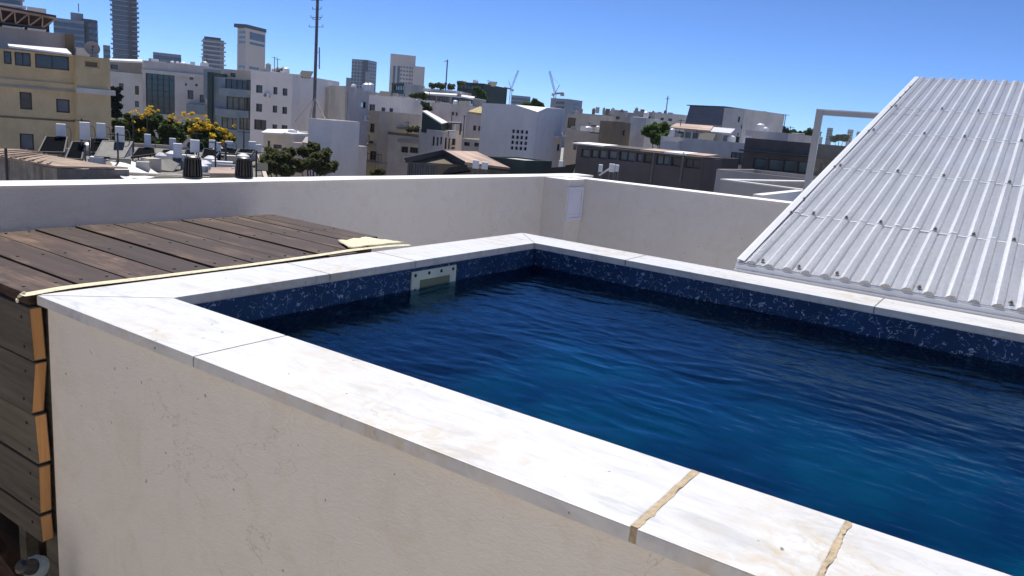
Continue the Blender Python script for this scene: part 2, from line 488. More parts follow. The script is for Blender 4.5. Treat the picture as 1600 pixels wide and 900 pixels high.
# shell: outer rendered wall, ring with thickness
mb = MB()
o = .10
zb = TZ / U
x0, y0, x1, y1 = .02, o, PX - o, WY - o
ix0, iy0, ix1, iy1 = WL + .02, 1.02, PX - 1.02, WY - WF - .02
for lo, hi in (((x0, y0, zb), (x1, iy0 + .0, -TH)), ((x0, iy1, zb), (x1, y1, -TH)), ((x0, iy0, zb), (ix0, iy1, -TH)), ((ix1, iy0, zb), (x1, iy1, -TH))):
    mb.box([c * U for c in lo], [c * U for c in hi])
mb.build('pool_wall', M['pool_stucco'], pool)
# liner: four inner faces as thin sheets, floor
mb = MB(); t = .012
fz = -3.6
lx0, ly0, lx1, ly1 = ix0, iy0, ix1, iy1
for lo, hi in (((lx0, ly0, fz), (lx0 + t, ly1, -TH - .003)), ((lx1 - t, ly0, fz), (lx1, ly1, -TH - .003)),
               ((lx0 + t, ly0, fz), (lx1 - t, ly0 + t, -TH - .003)), ((lx0 + t, ly1 - t, fz), (lx1 - t, ly1, -TH - .003))):
    mb.box([c * U for c in lo], [c * U for c in hi])
mb.build('liner', M['liner'], pool)
# rounded bowl: the floor sweeps up into the walls
mb = MB(); nxf, nyf, rc = 84, 52, 1.20
def bowl(x, y):
    k = 0
    for d in (x - lx0, lx1 - x, y - ly0, ly1 - y):
        if d < rc: k = max(k, rc - math.sqrt(max(0, rc * rc - (rc - max(d, 0)) ** 2)))
    return fz + min(k, 1.12)
gp_ = [[su((lx0 + .013 + (lx1 - lx0 - .026) * i / nxf, ly0 + .013 + (ly1 - ly0 - .026) * j / nyf, bowl(lx0 + .013 + (lx1 - lx0 - .026) * i / nxf, ly0 + .013 + (ly1 - ly0 - .026) * j / nyf))) for i in range(nxf + 1)] for j in range(nyf + 1)]
for j in range(nyf):
    for i in range(nxf): mb.quad(gp_[j][i], gp_[j][i + 1], gp_[j + 1][i + 1], gp_[j + 1][i])
mb.build('pool_floor', M['liner_floor'], pool, smooth=True, weld=True)
# coping slabs (mitred corners)
def slab_part(pts, z1=0., z0=-TH):
    mb = MB()
    dz = random.uniform(-.0015, .0015)
    mb.hexa([su((x, y, z0)) for x, y in pts], [su((x, y, z1 + dz)) for x, y in pts])
    return mb.build('coping_slab', M['marble'], pool, bevel=.0025)
g = .008
# near side
near = [(0, 2.70), (2.70, 6.83), (6.83, 7.80), (7.80, 11.9)]
gap_hw = {2.70: .007, 6.83: .021, 7.80: .014, 11.9: .01}
for i, (a, b) in enumerate(near):
    if i == 0: pts = [(.0 + .012, 0), (b - gap_hw[b], 0), (b - gap_hw[b], 1), (WL + .012, 1)]
    else: pts = [(a + gap_hw[a], 0), (b - gap_hw[b], 0), (b - gap_hw[b], 1), (a + gap_hw[a], 1)]
    slab_part(pts)
slab_part([(11.91, 0), (PX, 0), (PX - 1, 1), (11.91, 1)])
# left side
lys = [0, 3.28, 5.02, 7.62, WY]
for i in range(4):
    a, b = lys[i], lys[i + 1]
    if i == 0: pts = [(0, .012), (WL, 1.012), (WL, b - g), (0, b - g)]
    elif i == 3: pts = [(0, a + g), (WL, a + g), (WL, WY - WF - .008), (0, WY - .008)]
    else: pts = [(0, a + g), (WL, a + g), (WL, b - g), (0, b - g)]
    slab_part(pts)
# far side
fxs = [0, 2.75, 6.80, 10.9, PX]
for i in range(4):
    a, b = fxs[i], fxs[i + 1]; yi, yo = WY - WF, WY
    if i == 0: pts = [(WL + .008, yi), (b - g, yi), (b - g, yo), (.008, yo)]
    elif i == 3: pts = [(a + g, yi), (b - 1, yi), (b, yo), (a + g, yo)]
    else: pts = [(a + g, yi), (b - g, yi), (b - g, yo), (a + g, yo)]
    slab_part(pts)
slab_part([(PX - 1, 1.01), (PX, .01), (PX, WY - .01), (PX - 1, WY - WF - .01)])
# grout joints (recessed a little)
def grout(pts, m, dz=-.008):
    mb = MB(); mb.hexa([su((x, y, -TH + .003)) for x, y in pts], [su((x, y, dz)) for x, y in pts])
    return mb.build('grout_joint', M[m], pool)
for x, m in ((2.70, 'grout_grey'), (6.83, 'grout_tan'), (7.80, 'grout_tan')):
    h = gap_hw[x] - .0005
    if m == 'grout_tan':
        # ragged hand-trowelled joint
        mb = MB(); n = 40; L, R = [], []
        for k in range(n + 1):
            y = .010 + .980 * k / n
            L.append((x - h - .012 * noise.noise((y * 7, x, 0)) - .010 * noise.noise((y * 37, x, 3)) - .003, y)); R.append((x + h + .020 * noise.noise((y * 7, x, 7)) + .012 * noise.noise((y * 31, x, 5)) + .003, y))
        for k in range(n):
            q = [L[k], R[k], R[k + 1], L[k + 1]]
            mb.quad(*[su((a, b, .0022 + .0006 * noise.noise((a * 20, b * 20, 1)))) for a, b in q])
        mb.hexa([su((x - h, .012, -TH + .003)), su((x + h, .012, -TH + .003)), su((x + h, .99, -TH + .003)), su((x - h, .99, -TH + .003))],
                [su((x - h, .014, -.004)), su((x + h, .014, -.004)), su((x + h, .986, -.004)), su((x - h, .986, -.004))])
        mb.build('grout_joint', M[m], pool)
    else: grout([(x - h, .006), (x + h, .006), (x + h, .994), (x - h, .994)], m)
for y in lys[1:4]: grout([(.006, y - g + .001), (WL - .006, y - g + .001), (WL - .006, y + g - .001), (.006, y + g - .001)], 'grout_grey')
for x in fxs[1:4]: grout([(x - g + .001, WY - WF + .006), (x + g - .001, WY - WF + .006), (x + g - .001, WY - .006), (x - g + .001, WY - .006)], 'grout_grey')
grout([(.016, .012), (WL + .003, 1.0), (WL - .003, 1.003), (.008, .018)], 'grout_grey')
grout([(WL - .004, WY - WF - .004), (WL + .004, WY - WF - .001), (.012, WY - .012), (.004, WY - .016)], 'grout_grey')
# skimmer in the left wall
sx = lx0 + t
sky0, sky1, sz0, sz1 = 4.88, 5.965, -.72, -.155
oy0, oy1, oz0, oz1 = 5.07, 5.81, -.60, -.30
mb = MB()
th = .02
for lo, hi in (((sky0, oz1), (sky1, sz1)), ((sky0, sz0), (sky1, oz0)), ((sky0, oz0), (oy0, oz1)), ((oy1, oz0), (sky1, oz1))):
    mb.box(su((sx + .002, lo[0], lo[1])), su((sx + th + .002, hi[0], hi[1])))
sk = mb.build('skimmer_faceplate', M['pvc_cream'], pool)
mb = MB(); mb.box(su((sx + .001, oy0 + .002, oz0)), su((sx + .007, oy1 - .002, oz1)))
mb.build('skimmer_flap', plain('flap_green', (.16, .19, .13), .4), sk)
for (yy, zz) in ((4.96, -.215), (5.28, -.21), (5.58, -.21), (5.88, -.21), (4.96, -.45), (5.88, -.45)):
    mb = MB(); mb.lathe(su((sx + th + .002, yy, zz)), [(.028 * U, 0), (.026 * U, .008 * U)], 10, axis=(1, 0, 0))
    mb.build('screw', M['nail_dark'], sk)

# water: closed body, rippled top sheet
wx0, wx1, wy0, wy1 = (lx0 + t + .001) * U, (lx1 - t - .001) * U, (ly0 + t + .001) * U, (ly1 - t - .001) * U
nx, ny = 440, 260
vs, fs, mi = [], [], []
def wave(x, y):
    wx = x + .05 * noise.noise((x * 4, y * 4, 9.1)); wy = y + .03 * noise.noise((x * 3, y * 5, 4.4))
    h = .0034 * noise.noise((x * 2.6 + .6 * y, y * 4.4, 3.3))
    a = noise.noise((wx * 4.2 + 2.2 * wy, wy * 10.5 - .8 * wx, 8.3))
    h += .0050 * (.35 - abs(a)) * (.6 + .8 * noise.noise((x * 1.7, y * 1.7, 2.2)))
    h += .0013 * noise.noise((wx * 10 + 3 * wy, wy * 23 - 2 * wx, 1.7))
    h += .0008 * noise.noise((wx * 24 + 6 * wy, wy * 46, 6.7))
    return h
for j in range(ny + 1):
    for i in range(nx + 1):
        x = wx0 + (wx1 - wx0) * i / nx; y = wy0 + (wy1 - wy0) * j / ny
        vs.append((x, y, WZ * U + wave(x, y)))
for j in range(ny):
    for i in range(nx):
        a = j * (nx + 1) + i
        fs.append((a, a + 1, a + nx + 2, a + nx + 1)); mi.append(0)
b0 = len(vs); zbw = (fz - .05) * U
vs += [(wx0, wy0, zbw), (wx1, wy0, zbw), (wx1, wy1, zbw), (wx0, wy1, zbw)]
fs.append((b0 + 3, b0 + 2, b0 + 1, b0)); mi.append(1)
fs.append(tuple([b0, b0 + 1] + [i for i in range(nx, -1, -1)])); mi.append(1)
fs.append(tuple([b0 + 2, b0 + 3] + [ny * (nx + 1) + i for i in range(0, nx + 1)])); mi.append(1)
fs.append(tuple([b0 + 3, b0] + [j * (nx + 1) for j in range(0, ny + 1)])); mi.append(1)
fs.append(tuple([b0 + 1, b0 + 2] + [j * (nx + 1) + nx for j in range(ny, -1, -1)])); mi.append(1)
me = bpy.data.meshes.new('water'); me.from_pydata(vs, [], fs)
me.materials.append(M['water'])
me.polygons.foreach_set('use_smooth', [k == 0 for k in mi])
wo = bpy.data.objects.new('water', me); col.objects.link(wo); tag(wo, kind='structure')

# ================================================================== DECK
deck = thing('wooden_deck', 'low deck of dark brown stained boards beside the pool and its grey board cladding', 'deck', (-.5, .7, TZ))
ys = [-.06, .548, 1.125, 1.715, 2.30, 2.90, 3.475, 4.12, 4.74, 5.32, 5.65, 6.15]
nails = []
for k in range(len(ys) - 1):
    a, b = ys[k] + .019, ys[k + 1] - .019
    x1 = -.07 if k < 9 else -1.0
    x1 = {0: -.07, 8: -.34}.get(k, x1) 
    xe = -3.86 + random.uniform(-.03, .03)
    sh = .058; z = random.uniform(-.012, .006)
    mb = MB(); T = .115
    tw = random.uniform(-.008, .008)
    bot = [(xe, a + sh, z - T), (x1, a, z - T), (x1, b, z - T), (xe, b + sh, z - T)]
    top = [(xe, a + sh, z - tw), (x1, a, z + tw * .5), (x1, b, z + tw), (xe, b + sh, z - tw * .5)]
    mb.hexa([su(p) for p in bot], [su(p) for p in top])
    bo = mb.build('deck_board', M['deck_wood'], deck, bevel=.003)
    for xn in (-3.7, -2.0, -.45):
        if xn > x1: continue
        for yy in (a + .12, b - .12):
            m2 = MB(); s_ = sh * (xn - x1) / (xe - x1)
            m2.lathe(su((xn, yy + s_, z + .004)), [(.020 * U, -.01 * U), (.018 * U, .006 * U)], 8)
            m2.build('nail', M['nail_dark'], bo)
# joists under the boards and a back bearer
for x in (-3.75, -2.0, -.35):
    mb = MB(); mb.box(su((x - .08, .1, -.50)), su((x + .08, 5.2 if x > -1 else 6.0, -.13)))
    mb.build('joist', M['clad_wood'], deck)
for x in (-3.6, -.42):
    for y in (.35, 5.6 if x < -1 else 5.0):
        mb = MB(); mb.box(su((x - .1, y - .1, TZ / U)), su((x + .1, y + .1, -.52)))
        mb.build('post', M['clad_wood'], deck)
# cladding on the front: boards with pale cut ends, a little askew
tops = [-.14, -.755, -1.335, -1.935, -2.525]
hs = [.590, .565, .575, .565, .33]
tilt = [.012, -.028, .012, -.004, .008]
xs_end = [-.035, -.055, -.035, -.03, -.03]
for k in range(5):
    zt = tops[k]; zbm = zt - hs[k]; tl = tilt[k]
    yb = .085; T = .138
    xe = xs_end[k]
    mb = MB()
    ytop, ybot = -tl, tl
    def ring(z, yo):
        return [(-5.2, -T + yo, z), (xe, -T + yo, z), (xe, yo, z), (-5.2, yo, z)]
    dz = .02
    lo = [su(p) for p in ring(zbm, yb + ybot)]; hi = [su(p) for p in ring(zt, yb + ytop)]
    mb.hexa(lo, hi)
    for fi in range(len(mb.f)):
        if all(abs(mb.v[i].x - xe * U) < 1e-6 for i in mb.f[fi]): mb.m[fi] = 1
    bo = mb.build('cladding_board', [M['clad_wood'], M['end_grain']], deck, bevel=.0035)
    for zz in (zt - .13, zbm + .13):
        if k == 4 and zz < zt - .15: continue
        f_ = (zt - zz) / hs[k]; yy = yb - T + ytop * (1 - f_) + ybot * f_
        for xn in (xe - .17, xe - 2.4):
            m2 = MB(); m2.lathe(su((xn, yy + .004, zz)), [(.020 * U, 0), (.018 * U, .012 * U)], 8, axis=(0, -1, 0))
            m2.build('nail', M['nail_dark'], bo)
mb = MB(); mb.box(su((-.30, .125, TZ / U)), su((-.035, .33, -.13))); mb.build('corner_post', M['clad_wood'], deck)
mb = MB(); mb.box(su((-5.2, .34, TZ / U)), su((-.035, .40, -.6))); mb.build('dark_backing', M['deck_wood'], deck)  # dark panel added so the recess below the cladding reads as shade
mb = MB(); mb.box(su((-.62, -.02, TZ / U)), su((-.46, .11, -2.86))); mb.build('post', M['clad_wood'], deck)
mb = MB(); mb.bar(su((-3.2, .02, -3.0)), su((-.5, -.02, -3.75)), .03, .10); mb.build('bearer', M['deck_wood'], deck)

# cream foam strip over the joint, and the scrap of foam sheet by the short boards
line = [(30, 462), (45, 460), (85, 452), (130, 446), (200, 438), (300, 425.5), (380, 415.5), (449, 406), (520, 396), (560, 389), (600, 384.5), (636, 383)]
pts = [atz(x, y, 0.) for x, y in line]
mb = MB(); nW = 6
rows = []
for i, p in enumerate(pts):
    wd = (.036 if i < 2 else .034 if i < 6 else .030 if i < 9 else .040)
    hh = .0030 + .0012 * noise.noise((i * 1.7, 0, 0))
    r_ = []
    for k in range(nW + 1):
        a = k / nW
        r_.append(V((p.x - wd * .32 + wd * a, p.y, .0022 + hh * math.sin(math.pi * a) ** .7 + .002 * noise.noise((p.y * 30, a * 4, 2)))))
    rows.append(r_)
for i in range(len(rows) - 1):
    for k in range(nW):
        mb.quad(rows[i][k], rows[i][k + 1], rows[i + 1][k + 1], rows[i + 1][k])
# folded end at the corner
e0 = pts[0]
for (p, q, r_) in (((e0.x + .012, e0.y + .012, .012), (e0.x - .010, e0.y - .002, -.008), .006), ((e0.x - .010, e0.y - .002, -.008), (e0.x + .004, e0.y - .006, -.018), .005)):
    mb.tube(p, q, r_, r_ * .8, 8)
st = mb.build('foam_strip', M['foam_cream'], None, smooth=True, weld=True)
tag(st, 'thin cream foam strip squeezed between the deck boards and the marble coping', 'foam strip')
st.modifiers.new('sub', 'SUBSURF').render_levels = 1
mb = MB(); n = 10
P = [atz(528, 379, 0), atz(575, 374.5, 0), atz(632, 382, 0), atz(545, 391, 0)]
for i in range(n):
    for j in range(n):
        def q(a, b):
            p = P[0].lerp(P[1], a).lerp(P[3].lerp(P[2], a), b)
            return V((p.x, p.y, .0035 + .006 * (noise.noise((p.x * 26, p.y * 26, 4)) + .6)))
        mb.quad(q(i / n, j / n), q((i + 1) / n, j / n), q((i + 1) / n, (j + 1) / n), q(i / n, (j + 1) / n))
sh_ = mb.build('foam_sheet', M['foam_cream'], None, smooth=True, weld=True)
tag(sh_, 'crumpled cream foam scrap lying where the last two deck boards stop short', 'foam sheet')
so_ = sh_.modifiers.new('solid', 'SOLIDIFY'); so_.thickness = .004

# pipe with a grey union nut below the cladding
yp = -.28
pc = su((.05, yp, -3.05))
def onY(x, y, Y):
    r = ray(x, y); return CAM + r * ((Y - CAM.y) / r.y)
pc = onY(54, 886, yp * U)
pf = thing('pipe_fitting', 'black pool pipe with a ribbed grey union nut below the deck cladding', 'pipe', (pc.x, pc.y, TZ))
ax = V((.30, -.75, .50)).normalized()
R0 = .030
mb = MB(); mb.lathe(pc - ax * .012, [(R0 * .8, -.008), (R0, -.006), (R0 * 1.02, .012), (R0 * .92, .020), (R0 * .70, .022)], 24, axis=ax)
mb.build('union_nut', M['plastic_grey'], pf, smooth=False)
mb = MB(); e = ax.cross(V((0, 0, 1))).normalized(); gg = ax.cross(e)
for i in range(9):
    tt = 2 * math.pi * i / 9; d = e * math.cos(tt) + gg * math.sin(tt)
    mb.obox(pc - ax * .002 + d * R0, ax * .007, d.cross(ax) * .0024, d * .0014)
tag(mb.build('nut_rib', M['plastic_grey'], pf), kind='stuff')
mb = MB(); mb.lathe(pc, [(R0 * .72, -.01), (R0 * .72, .018), (R0 * .6, .03), (R0 * .6, .05), (R0 * .3, .056)], 20, axis=ax)
mb.build('pipe_end', M['plastic_black'], pf, smooth=False)
mb = MB(); mb.tube(pc - ax * .02, pc - ax * .02 + V((-.01, .02, -.25)), R0 * .62, R0 * .62, 14)
mb.build('pipe', M['plastic_black'], pf, smooth=False)

# ================================================================== PARAPETS
PZ = .60 * U
pw = thing('parapet_wall', 'long white rendered parapet wall behind the wooden deck with a bright cap', 'parapet wall', (-1.13, 1.8, TZ))
Xw = -4.25
mb = MB(); mb.box((-4.86 * U, -14 * U, TZ - .3), (Xw * U, 20.2 * U, PZ - .012))
mb.build('wall_body', M['parapet_stucco'], pw)
mb = MB()
prof = []
nseg = 70
for k in range(nseg + 1):       # hand-finished cap edge
    y = (-14 + 34.22 * k / nseg) * U
    prof.append((Xw * U + .006 + .0025 * noise.noise((y * 3, 0, 0)), y, PZ + .002 * noise.noise((y * 2, 5, 0)), -4.90 * U))
for k in range(nseg):
    a, b = prof[k], prof[k + 1]
    mb.hexa([(a[3], a[1], PZ - .0115), (a[0], a[1], PZ - .0115), (b[0], b[1], PZ - .0115), (b[3], b[1], PZ - .0115)],
            [(a[3], a[1], a[2]), (a[0], a[1], a[2]), (b[0], b[1], b[2]), (b[3], b[1], b[2])])
mb.build('wall_cap', M['parapet_cap'], pw, weld=False)

pr = thing('parapet_wall', 'rendered parapet wall running from the corner cabinet to the glass screen', 'parapet wall', (.2, 4.7, TZ))
A0, A1 = V((-3.40, 18.02, 0)) * U, V((9.5, 19.75, 0)) * U
dr = (A1 - A0).normalized(); nr = V((-dr.y, dr.x, 0))
q = [A0 - dr * .22, A1, A1 + nr * .19, A0 + nr * .19 - dr * .22]
mb = MB(); mb.hexa([V((p.x, p.y, TZ - .3)) for p in q], [V((p.x, p.y, PZ - .013)) for p in q]); mb.build('wall_body', M['parapet_stucco'], pr)
q = [A0 - nr * .006 - dr * .212, A1 - nr * .006, A1 + nr * .20, A0 + nr * .20 - dr * .212]
mb = MB(); mb.hexa([V((p.x, p.y, PZ - .0125)) for p in q], [V((p.x, p.y, PZ + .001)) for p in q]); mb.build('wall_cap', M['parapet_cap'], pr, bevel=.002)
# corner cabinet
cb = thing('wall_cabinet', 'rendered box in the parapet corner with a white plastic service door', 'cabinet', (-3.8 * U, 17.5 * U, TZ))
cx1, cy0, cy1 = -3.385 * U, 16.99 * U, 18.00 * U
mb = MB(); mb.box((Xw * U + .001, cy0, TZ), (cx1, cy1, PZ - .019)); mb.build('cabinet_body', M['parapet_stucco'], cb)
mb = MB(); mb.box((Xw * U + .008, cy0 - .004, PZ - .0188), (cx1 + .004, cy1 - .002, PZ - .004)); mb.build('cabinet_top', M['parapet_cap'], cb, bevel=.002)
dy0, dy1, dz0, dz1 = 17.04 * U, 17.94 * U, PZ - .325, PZ - .060
mb = MB(); fr = .022
for lo, hi in (((dy0, dz1 - fr), (dy1, dz1)), ((dy0, dz0), (dy1, dz0 + fr)), ((dy0, dz0 + fr), (dy0 + fr, dz1 - fr)), ((dy1 - fr, dz0 + fr), (dy1, dz1 - fr))):
    mb.box((cx1 + .001, lo[0], lo[1]), (cx1 + .016, hi[0], hi[1]))
df = mb.build('door_frame', M['plastic_white'], cb)
mb = MB(); mb.box((cx1 + .002, dy0 + fr + .002, dz0 + fr + .002), (cx1 + .010, dy1 - fr - .002, dz1 - fr - .002)); d_ = mb.build('door', M['plastic_white'], cb)
mb = MB(); mb.box((cx1 + .0105, dy0 + fr + .01, dz1 - fr - .026), (cx1 + .015, dy1 - fr - .01, dz1 - fr - .018)); mb.build('door_ridge', M['plastic_white'], d_)
mb = MB(); mb.box((cx1 + .0105, dy0 + fr + .012, dz0 + fr + .02), (cx1 + .014, dy1 - fr - .012, dz0 + fr + .025)); mb.build('door_ridge', M['plastic_white'], d_)

# two black vents on the cap
def vent(px, label):
    b = atz(px, 277.5, PZ); b.z = PZ + .001
    v = thing('roof_vent', label, 'vent', b, 'black vents on the parapet cap')
    R = .040
    mb = MB(); mb.lathe(b, [(R * 1.12, 0), (R * 1.12, .006), (R, .009)], 24); mb.build('base_flange', M['plastic_black'], v)
    mb = MB(); mb.lathe(b, [(R * .86, .009), (R * .74, .085)], 24); mb.build('core', M['plastic_black'], v)
    mb = MB()
    for i in range(18):
        a = 2 * math.pi * i / 18; d = V((math.cos(a), math.sin(a), 0)); s = V((-d.y, d.x, 0))
        p, q_ = b + d * R * .97 + V((0, 0, .009)), b + d * R * .82 + V((0, 0, .087))
        mb.bar(p, q_, .006, .012, up=d)
    tag(mb.build('vent_rib', M['plastic_black'], v), kind='stuff')
    mb = MB(); mb.lathe(b, [(R * .86, .087), (R * .90, .092), (R * .88, .098), (R * .60, .103)], 24); mb.build('cap', M['plastic_black'], v)
vent(301, 'black ribbed vent on the parapet cap, the one farther from the mast')
vent(381, 'black ribbed vent on the parapet cap, the one closer to the mast')

# ================================================================== CORRUGATED SHELTER ROOF
PXL, PXR = 4.50, 12.2
Yb, Zb, SL = 9.42, .17, .270
Lp = 17.4 / math.cos(math.atan(SL))
pd = V((0, math.cos(math.atan(SL)), math.sin(math.atan(SL)))); pn = V((0, -pd.z, pd.y))
def pp(x, v, h=0.):                            # x in units, v units up the slope, h units above
    return (V((x, Yb, Zb)) + pd * v + pn * h) * U
cr = thing('corrugated_roof', 'sloping white corrugated plastic roof on a white metal rail beside the pool', 'roof', (7.5 * U, 13 * U, TZ))
pitch = .304
def prof_h(x):
    t = ((x - PXL) / pitch) % 1
    k = [(0, 0), (.22, 0), (.30, .55), (.42, 1), (.63, 1), (.70, .6), (.76, 0), (1, 0)]
    for (a, ha), (b, hb) in zip(k, k[1:]):
        if t <= b: return (ha + (hb - ha) * (t - a) / (b - a)) * .054
    return 0
knots = [0, .11, .22, .30, .36, .42, .52, .63, .70, .76, .88]
def sheet(x_from, x_to, v0, v1, lift):
    mb = MB(); xs = []
    i = 0
    while True:
        for k in knots:
            x = PXL + (i + k) * pitch
            if x_from - 1e-6 <= x <= x_to + 1e-6: xs.append(x)
        i += 1
        if PXL + i * pitch > x_to + .01: break
    nv = 24
    base = len(mb.v)
    for j in range(nv + 1):
        v = v0 + (v1 - v0) * j / nv
        for x in xs:
            sag = .012 * noise.noise((x * .8, v * .5, 2))
            mb.v.append(pp(x, v, prof_h(x) + lift + sag))
    W_ = len(xs)
    for j in range(nv):
        for i in range(W_ - 1):
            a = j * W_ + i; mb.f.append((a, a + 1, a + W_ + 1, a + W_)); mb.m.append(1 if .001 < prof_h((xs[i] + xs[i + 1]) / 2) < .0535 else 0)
    o = mb.build('corrugated_sheet', [M['poly_flat_dim'], M['poly_flank_lit']], cr, smooth=False)
    s_ = o.modifiers.new('solid', 'SOLIDIFY'); s_.thickness = .0012; s_.offset = 1
    return o
sheet(PXL, PXL + pitch * 13.30, -.06, Lp, 0)
sheet(PXL + pitch * 13.0, PXL + pitch * 25, -.06, Lp, .006)
def v_at(px, py):
    r = ray(px, py); p0 = V((0, Yb, Zb)) * U
    t_ = (p0 - CAM).dot(pn) / r.dot(pn); P_ = CAM + r * t_
    return (P_ / U - V((0, Yb, Zb))).dot(pd), P_.x / U
purl = [v_at(1262, 338)[0], v_at(1327, 265)[0], v_at(1375, 208)[0], v_at(1408, 170)[0]]
for v in purl + [Lp - .3]:
    mb = MB(); mb.obox(pp((PXL + PXR) / 2, v, -.13), V(((PXR - PXL) / 2 * U, 0, 0)), pd * .08 * U, pn * .10 * U); mb.build('purlin', M['alu_white'], cr)
    # white strip added over each purlin, following the waves, imitates it showing through
    mb = MB(); xs = [PXL + i * pitch + k * pitch for i in range(25) for k in (0, .22, .30, .42, .63, .70, .76)]
    for a, b in zip(xs, xs[1:]):
        ha, hb = prof_h(a) + .018, prof_h(b) + .018
        q = [pp(a, v - .03, ha - .022), pp(b, v - .03, hb - .022), pp(b, v + .03, hb - .022), pp(a, v + .03, ha - .022)]
        t4 = [pp(a, v - .018, ha), pp(b, v - .018, hb), pp(b, v + .018, hb), pp(a, v + .018, ha)]
        mb.hexa(q, t4)
    mb.build('purlin_line', M['alu_white'], cr)
# rafters
for x in (PXL + .12, 8.0, 11.9):
    mb = MB(); mb.obox(pp(x, Lp / 2, -.40), V((.10 * U, 0, 0)), pd * (Lp / 2) * U, pn * .16 * U); mb.build('rafter', M['alu_white'], cr)
# side flashing, two layers
mb = MB()
mb.hexa([pp(PXL - .10, -.05, -.22), pp(PXL - .06, -.05, -.22), pp(PXL - .06, Lp, -.22), pp(PXL - .10, Lp, -.22)],
        [pp(PXL - .10, -.05, .054), pp(PXL - .06, -.05, .054), pp(PXL - .06, Lp, .054), pp(PXL - .10, Lp, .054)])
mb.hexa([pp(PXL - .06, -.05, .046), pp(PXL + .03, -.05, .026), pp(PXL + .03, Lp, .026), pp(PXL - .06, Lp, .046)],
        [pp(PXL - .06, -.05, .054), pp(PXL + .03, -.05, .034), pp(PXL + .03, Lp, .034), pp(PXL - .06, Lp, .054)])
mb.build('side_flashing', M['alu_white'], cr)
# bottom rail with two lips
mb = MB()
mb.box(su((PXL - .10, Yb - .10, .022)), su((PXR, Yb + .14, .118)))
mb.box(su((PXL - .10, Yb - .14, .006)), su((PXR, Yb - .10, .040)))
mb.box(su((PXL - .10, Yb - .07, .118)), su((PXR, Yb + .02, .142)))
mb.build('bottom_rail', M['alu_white'], cr)
for x in (PXL + .2, 11.8):
    mb = MB(); mb.box(su((x - .1, Yb - .04, TZ / U)), su((x + .1, Yb + .13, .021))); mb.build('post', M['alu_white'], cr)
    P_ = pp(x, Lp - .5, -.56); mb = MB(); mb.box((P_.x - .03, P_.y - .03, TZ), (P_.x + .03, P_.y + .03, P_.z - .002)); mb.build('post', M['alu_white'], cr)
# screws with washers
sm = None
def screw(x, v):
    global sm
    c = pp(x, v, prof_h(x) + .030)
    if sm is None:
        mb = MB(); mb.lathe((0, 0, 0), [(.036 * U, 0), (.034 * U, .010 * U), (.020 * U, .012 * U), (.020 * U, .036 * U), (.012 * U, .040 * U)], 10, axis=pn)
        sm = mb.build('roof_screw', M['screw_steel'], None); o = sm
    else:
        o = sm.copy(); col.objects.link(o)
    o.parent = cr; o.location = c - cr.location
crest = lambda i: PXL + (i + .525) * pitch
for v in purl:
    for i in ((1, 3, 5, 8, 10, 12, 15, 17, 20) if v == purl[0] else (0, 4, 7, 11, 14, 18, 21)): screw(crest(i), v)
for i in (0, 2, 4, 8, 12, 13, 17, 20): screw(PXL + (i + .98) * pitch, .10)
for px, py in ((1281, 316), (1262, 338), (1327, 265), (1375, 208), (1408, 170), (1415, 155), (1420, 146), (1424, 138)):
    screw(PXL + .04, v_at(px, py)[0])

# ================================================================== GLASS SCREEN
Yg = 21.3 * U
gs = thing('glass_screen', 'framed clear glass wind screen with shade-toned metal post beside the corrugated roof', 'glass screen', (3.6 * U, Yg, TZ))
_g = onY(1277, 171.5, 21.3 * U)
gx0, gx1, gz = _g.x, _g.x + 2.6 * U, _g.z
pw_ = .20 * U
mb = MB(); mb.box((gx0, Yg - .03, TZ), (gx0 + pw_, Yg + .0, gz - .001)); mb.build('frame_post', M['alu_shaded'], gs, bevel=.002)
mb = MB(); mb.box((gx1, Yg - .03, TZ), (gx1 + pw_, Yg + .0, gz - .001)); mb.build('frame_post', M['alu_shaded'], gs, bevel=.002)
mb = MB(); mb.box((gx0 + pw_ + .0005, Yg - .028, gz - .038), (gx1 - .0005, Yg - .002, gz - .002)); mb.build('top_rail', M['alu_shaded'], gs, bevel=.0015)
mb = MB(); mb.box((gx0 - .002, Yg - .034, gz), (gx1 + pw_, Yg + .004, gz + .006)); mb.build('top_trim', M['alu_white'], gs)
mb = MB(); mb.box((gx0 + pw_ + .0005, Yg - .028, TZ), (gx1 - .0005, Yg - .002, TZ + .05)); mb.build('bottom_rail', M['alu_shaded'], gs)
mb = MB(); mb.box((gx0 + pw_ + .001, Yg - .019, TZ + .051), (gx1 - .001, Yg - .011, gz - .039)); mb.build('glass_pane', M['clear_glass'], gs)

